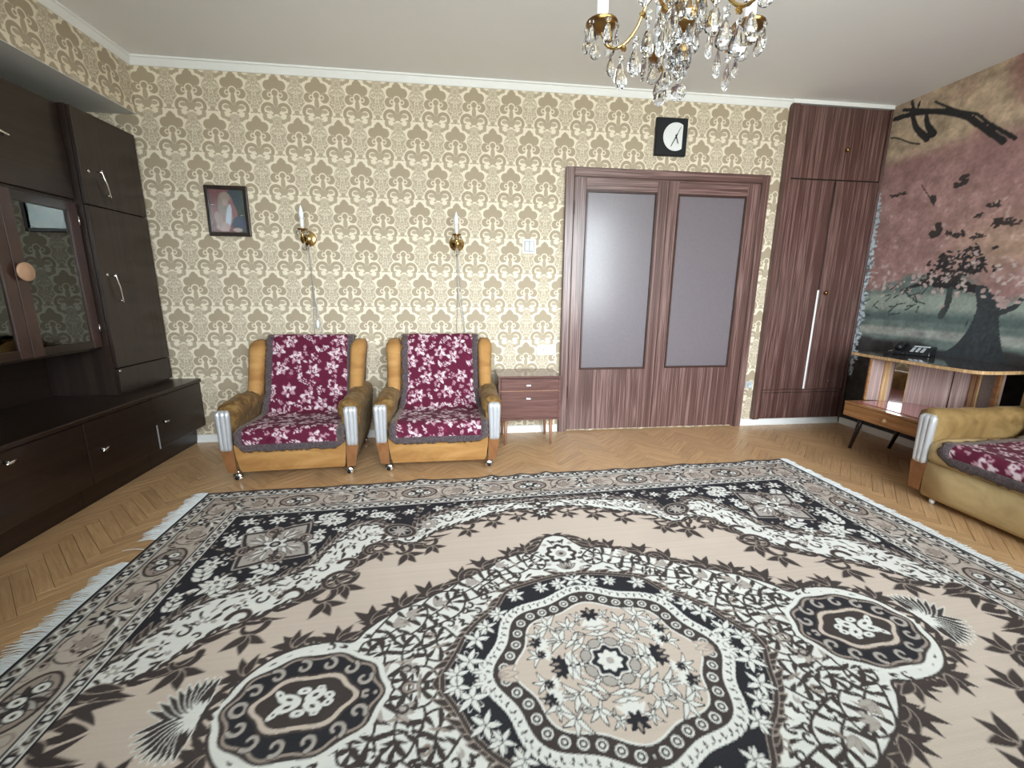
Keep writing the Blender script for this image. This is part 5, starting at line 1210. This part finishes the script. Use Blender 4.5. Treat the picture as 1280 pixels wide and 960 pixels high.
sw = thing('light_switch', 'white square light switch on the damask wall left of the door', 'switch', (2.656, 0, 1.510)); o_ = sw.location.copy()
obj('plate', box(BM(), 2.602, 2.710, -.010, -.0005, 1.456, 1.564, .004), M_plastic, sw, off=o_)
obj('recess', box(BM(), 2.616, 2.696, -.0115, -.0101, 1.469, 1.551), M_cord, sw, off=o_)  # dark grey slab on the plate, standing in for the shadow edges round the rockers
for x0 in (2.621, 2.6575): obj('rocker', box(BM(), x0, x0 + .0335, -.016, -.0116, 1.474, 1.546, .003), M_grey, sw, off=o_)
def socket(label, x, z, w, h, mat, n):
    s = thing('wall_socket', label, 'socket', (x, 0, z)); obj('plate', box(BM(), -w / 2, w / 2, -.012, -.0005, -h / 2, h / 2, .003), mat, s)
    for k in range(n):
        c = (k - (n - 1) / 2) * .07; obj('socket_ring', lathe(BM(), [(.026, -.0121), (.026, -.016), (.022, -.017), (.021, -.0125)], 20, (c, 0, 0), 'y'), mat, s, True)
        for q in (-1, 1): obj('pin_hole', lathe(BM(), [(.003, -.0121), (.003, -.0135), (.001, -.014)], 8, (c + q * .0095, 0, 0), 'y'), M_black, s)
socket('white double wall socket above the nightstand', 2.812, .700, .158, .085, M_plastic, 2)
socket('small grey wall socket between door and wardrobe', 4.652, .372, .062, .062, M_grey, 1)

# ================================================================ chandelier
CX, CY = 2.775, -2.065
cd = thing('chandelier', 'brass chandelier hung with crystal drops below the ceiling', 'chandelier', (CX, CY, 1.76))
def zc(z): return z - 1.76
lathe_ = lambda prof, n=20: lathe(BM(), [(r, zc(z)) for r, z in prof], n)
obj('stem', lathe_([(.008, 2.32), (.008, 2.60)], 12), M_brass, cd, True)
obj('ceiling_cup', lathe_([(.004, 2.56), (.03, 2.58), (.055, 2.615), (.060, 2.638)], 24), M_brass, cd, True)
obj('vase', lathe_([(.010, 2.33), (.022, 2.31), (.030, 2.27), (.020, 2.22), (.034, 2.17), (.048, 2.12), (.040, 2.06), (.026, 2.01), (.024, 1.985)], 24), M_brass, cd, True)
t_ = NT('fluted_glass'); t_.set(col=(.78, .72, .58), rough=.08, trans=.75, ior=1.5); M_amber = t_.m
bm = BM()
secs = []
for r, z in ((.026, 1.985), (.040, 2.01), (.050, 2.05), (.054, 2.09)): secs.append([((r * (1 + .05 * (k % 2))) * math.cos(k * PI / 12), (r * (1 + .05 * (k % 2))) * math.sin(k * PI / 12), zc(z)) for k in range(24)])
obj('glass_cup', loft(bm, secs), M_amber, cd, True)
obj('hub', lathe_([(.010, 1.930), (.030, 1.938), (.036, 1.955), (.034, 1.978), (.020, 1.984), (.010, 1.986)], 16), M_brass_d, cd, True)
obj('finial', lathe_([(.003, 1.842), (.009, 1.85), (.015, 1.875), (.012, 1.90), (.008, 1.915), (.012, 1.928)], 14), M_brass_d, cd, True)
bm = BM(); bmesh.ops.create_icosphere(bm, subdivisions=2, radius=.024); me = bpy.data.meshes.new('crystal_ball'); bm.to_mesh(me); bm.free(); me.materials.append(M_crystal); hang(me, 'crystal_ball', (0, 0, .006), cd)
hang(ME_B, 'crystal_bead', (0, 0, .042), cd); hang(ME_B, 'crystal_bead', (0, 0, .060), cd); obj('ball_wire', tube(BM(), [(0, 0, .028), (0, 0, .09)], .0012, 6), M_brass, cd)
RA, ZB = .240, 1.975
for k in range(5):
    a = math.radians(83 + 72 * k); ca, sa = math.cos(a), math.sin(a)
    pts = [(r * ca, r * sa, zc(z)) for r, z in smooth_line([(.030, 1.965), (.070, 2.03), (.105, 2.02), (.135, 1.955), (.175, 1.915), (.218, 1.920), (RA, 1.96), (RA, 1.972)], 30)]
    ar = obj('arm', tube(BM(), pts, .0052, 10), M_brass, cd, True)
    for r, z in ((.170, 1.908), (.118, 1.99)):
        bm = BM(); bmesh.ops.create_icosphere(bm, subdivisions=1, radius=.011)
        for v in bm.verts: v.co *= 1 + .35 * ((v.index * 7) % 3 - 1) * .5; v.co += Vector((r * ca, r * sa, zc(z)))
        obj('leaf_ornament', bm, M_brass, ar)
    c = (RA * ca, RA * sa, zc(ZB))
    obj('bobeche', lathe(BM(), [(.005, -.014), (.022, -.012), (.044, 0), (.050, .009), (.049, .012), (.018, .006), (.005, .006)], 20, c), M_brass_d, ar, True)
    obj('candle', lathe(BM(), [(.0185, .0065), (.0185, .10), (.010, .103)], 16, c), M_candle, ar, True)
    obj('bulb', lathe(BM(), [(.009, .103), (.015, .12), (.0175, .142), (.013, .17), (.004, .20), (.001, .205)], 16, c), M_bulb, ar, True)
    for q in range(6):
        b = q * PI / 3 + a; p = (c[0] + .048 * math.cos(b), c[1] + .048 * math.sin(b), c[2] - .002)
        hang(ME_B, 'crystal_bead', p, ar, b + PI / 2); hang(ME_P, 'crystal_drop', (p[0], p[1], p[2] - .009), ar, b + PI / 2)
    for r, z, n in ((.175, 1.897, 1), (.205, 1.899, 0), (.135, 1.945, 2), (.10, 2.01, 3)):
        p = [r * ca, r * sa, zc(z)]
        for i in range(n): p[2] -= .017; hang(ME_B, 'crystal_bead', tuple(p), ar, a + .5 * i)
        p[2] -= .008; hang(ME_PL if n else ME_P, 'crystal_drop', tuple(p), ar, a + .8)
for ring_r, z, n, me, beads in ((.040, 1.945, 8, ME_P, 1), (.022, 1.905, 6, ME_P, 1), (.055, 2.04, 9, ME_PL, 2), (.016, 1.86, 4, ME_PS, 1)):
    for q in range(n):
        b = q * 2 * PI / n + ring_r * 20; p = [ring_r * math.cos(b), ring_r * math.sin(b), zc(z)]
        for i in range(beads): hang(ME_B, 'crystal_bead', tuple(p), cd, b + PI / 2); p[2] -= .017
        hang(me, 'crystal_drop', tuple(p), cd, b + PI / 2 + .3)
bpy.context.view_layer.update()
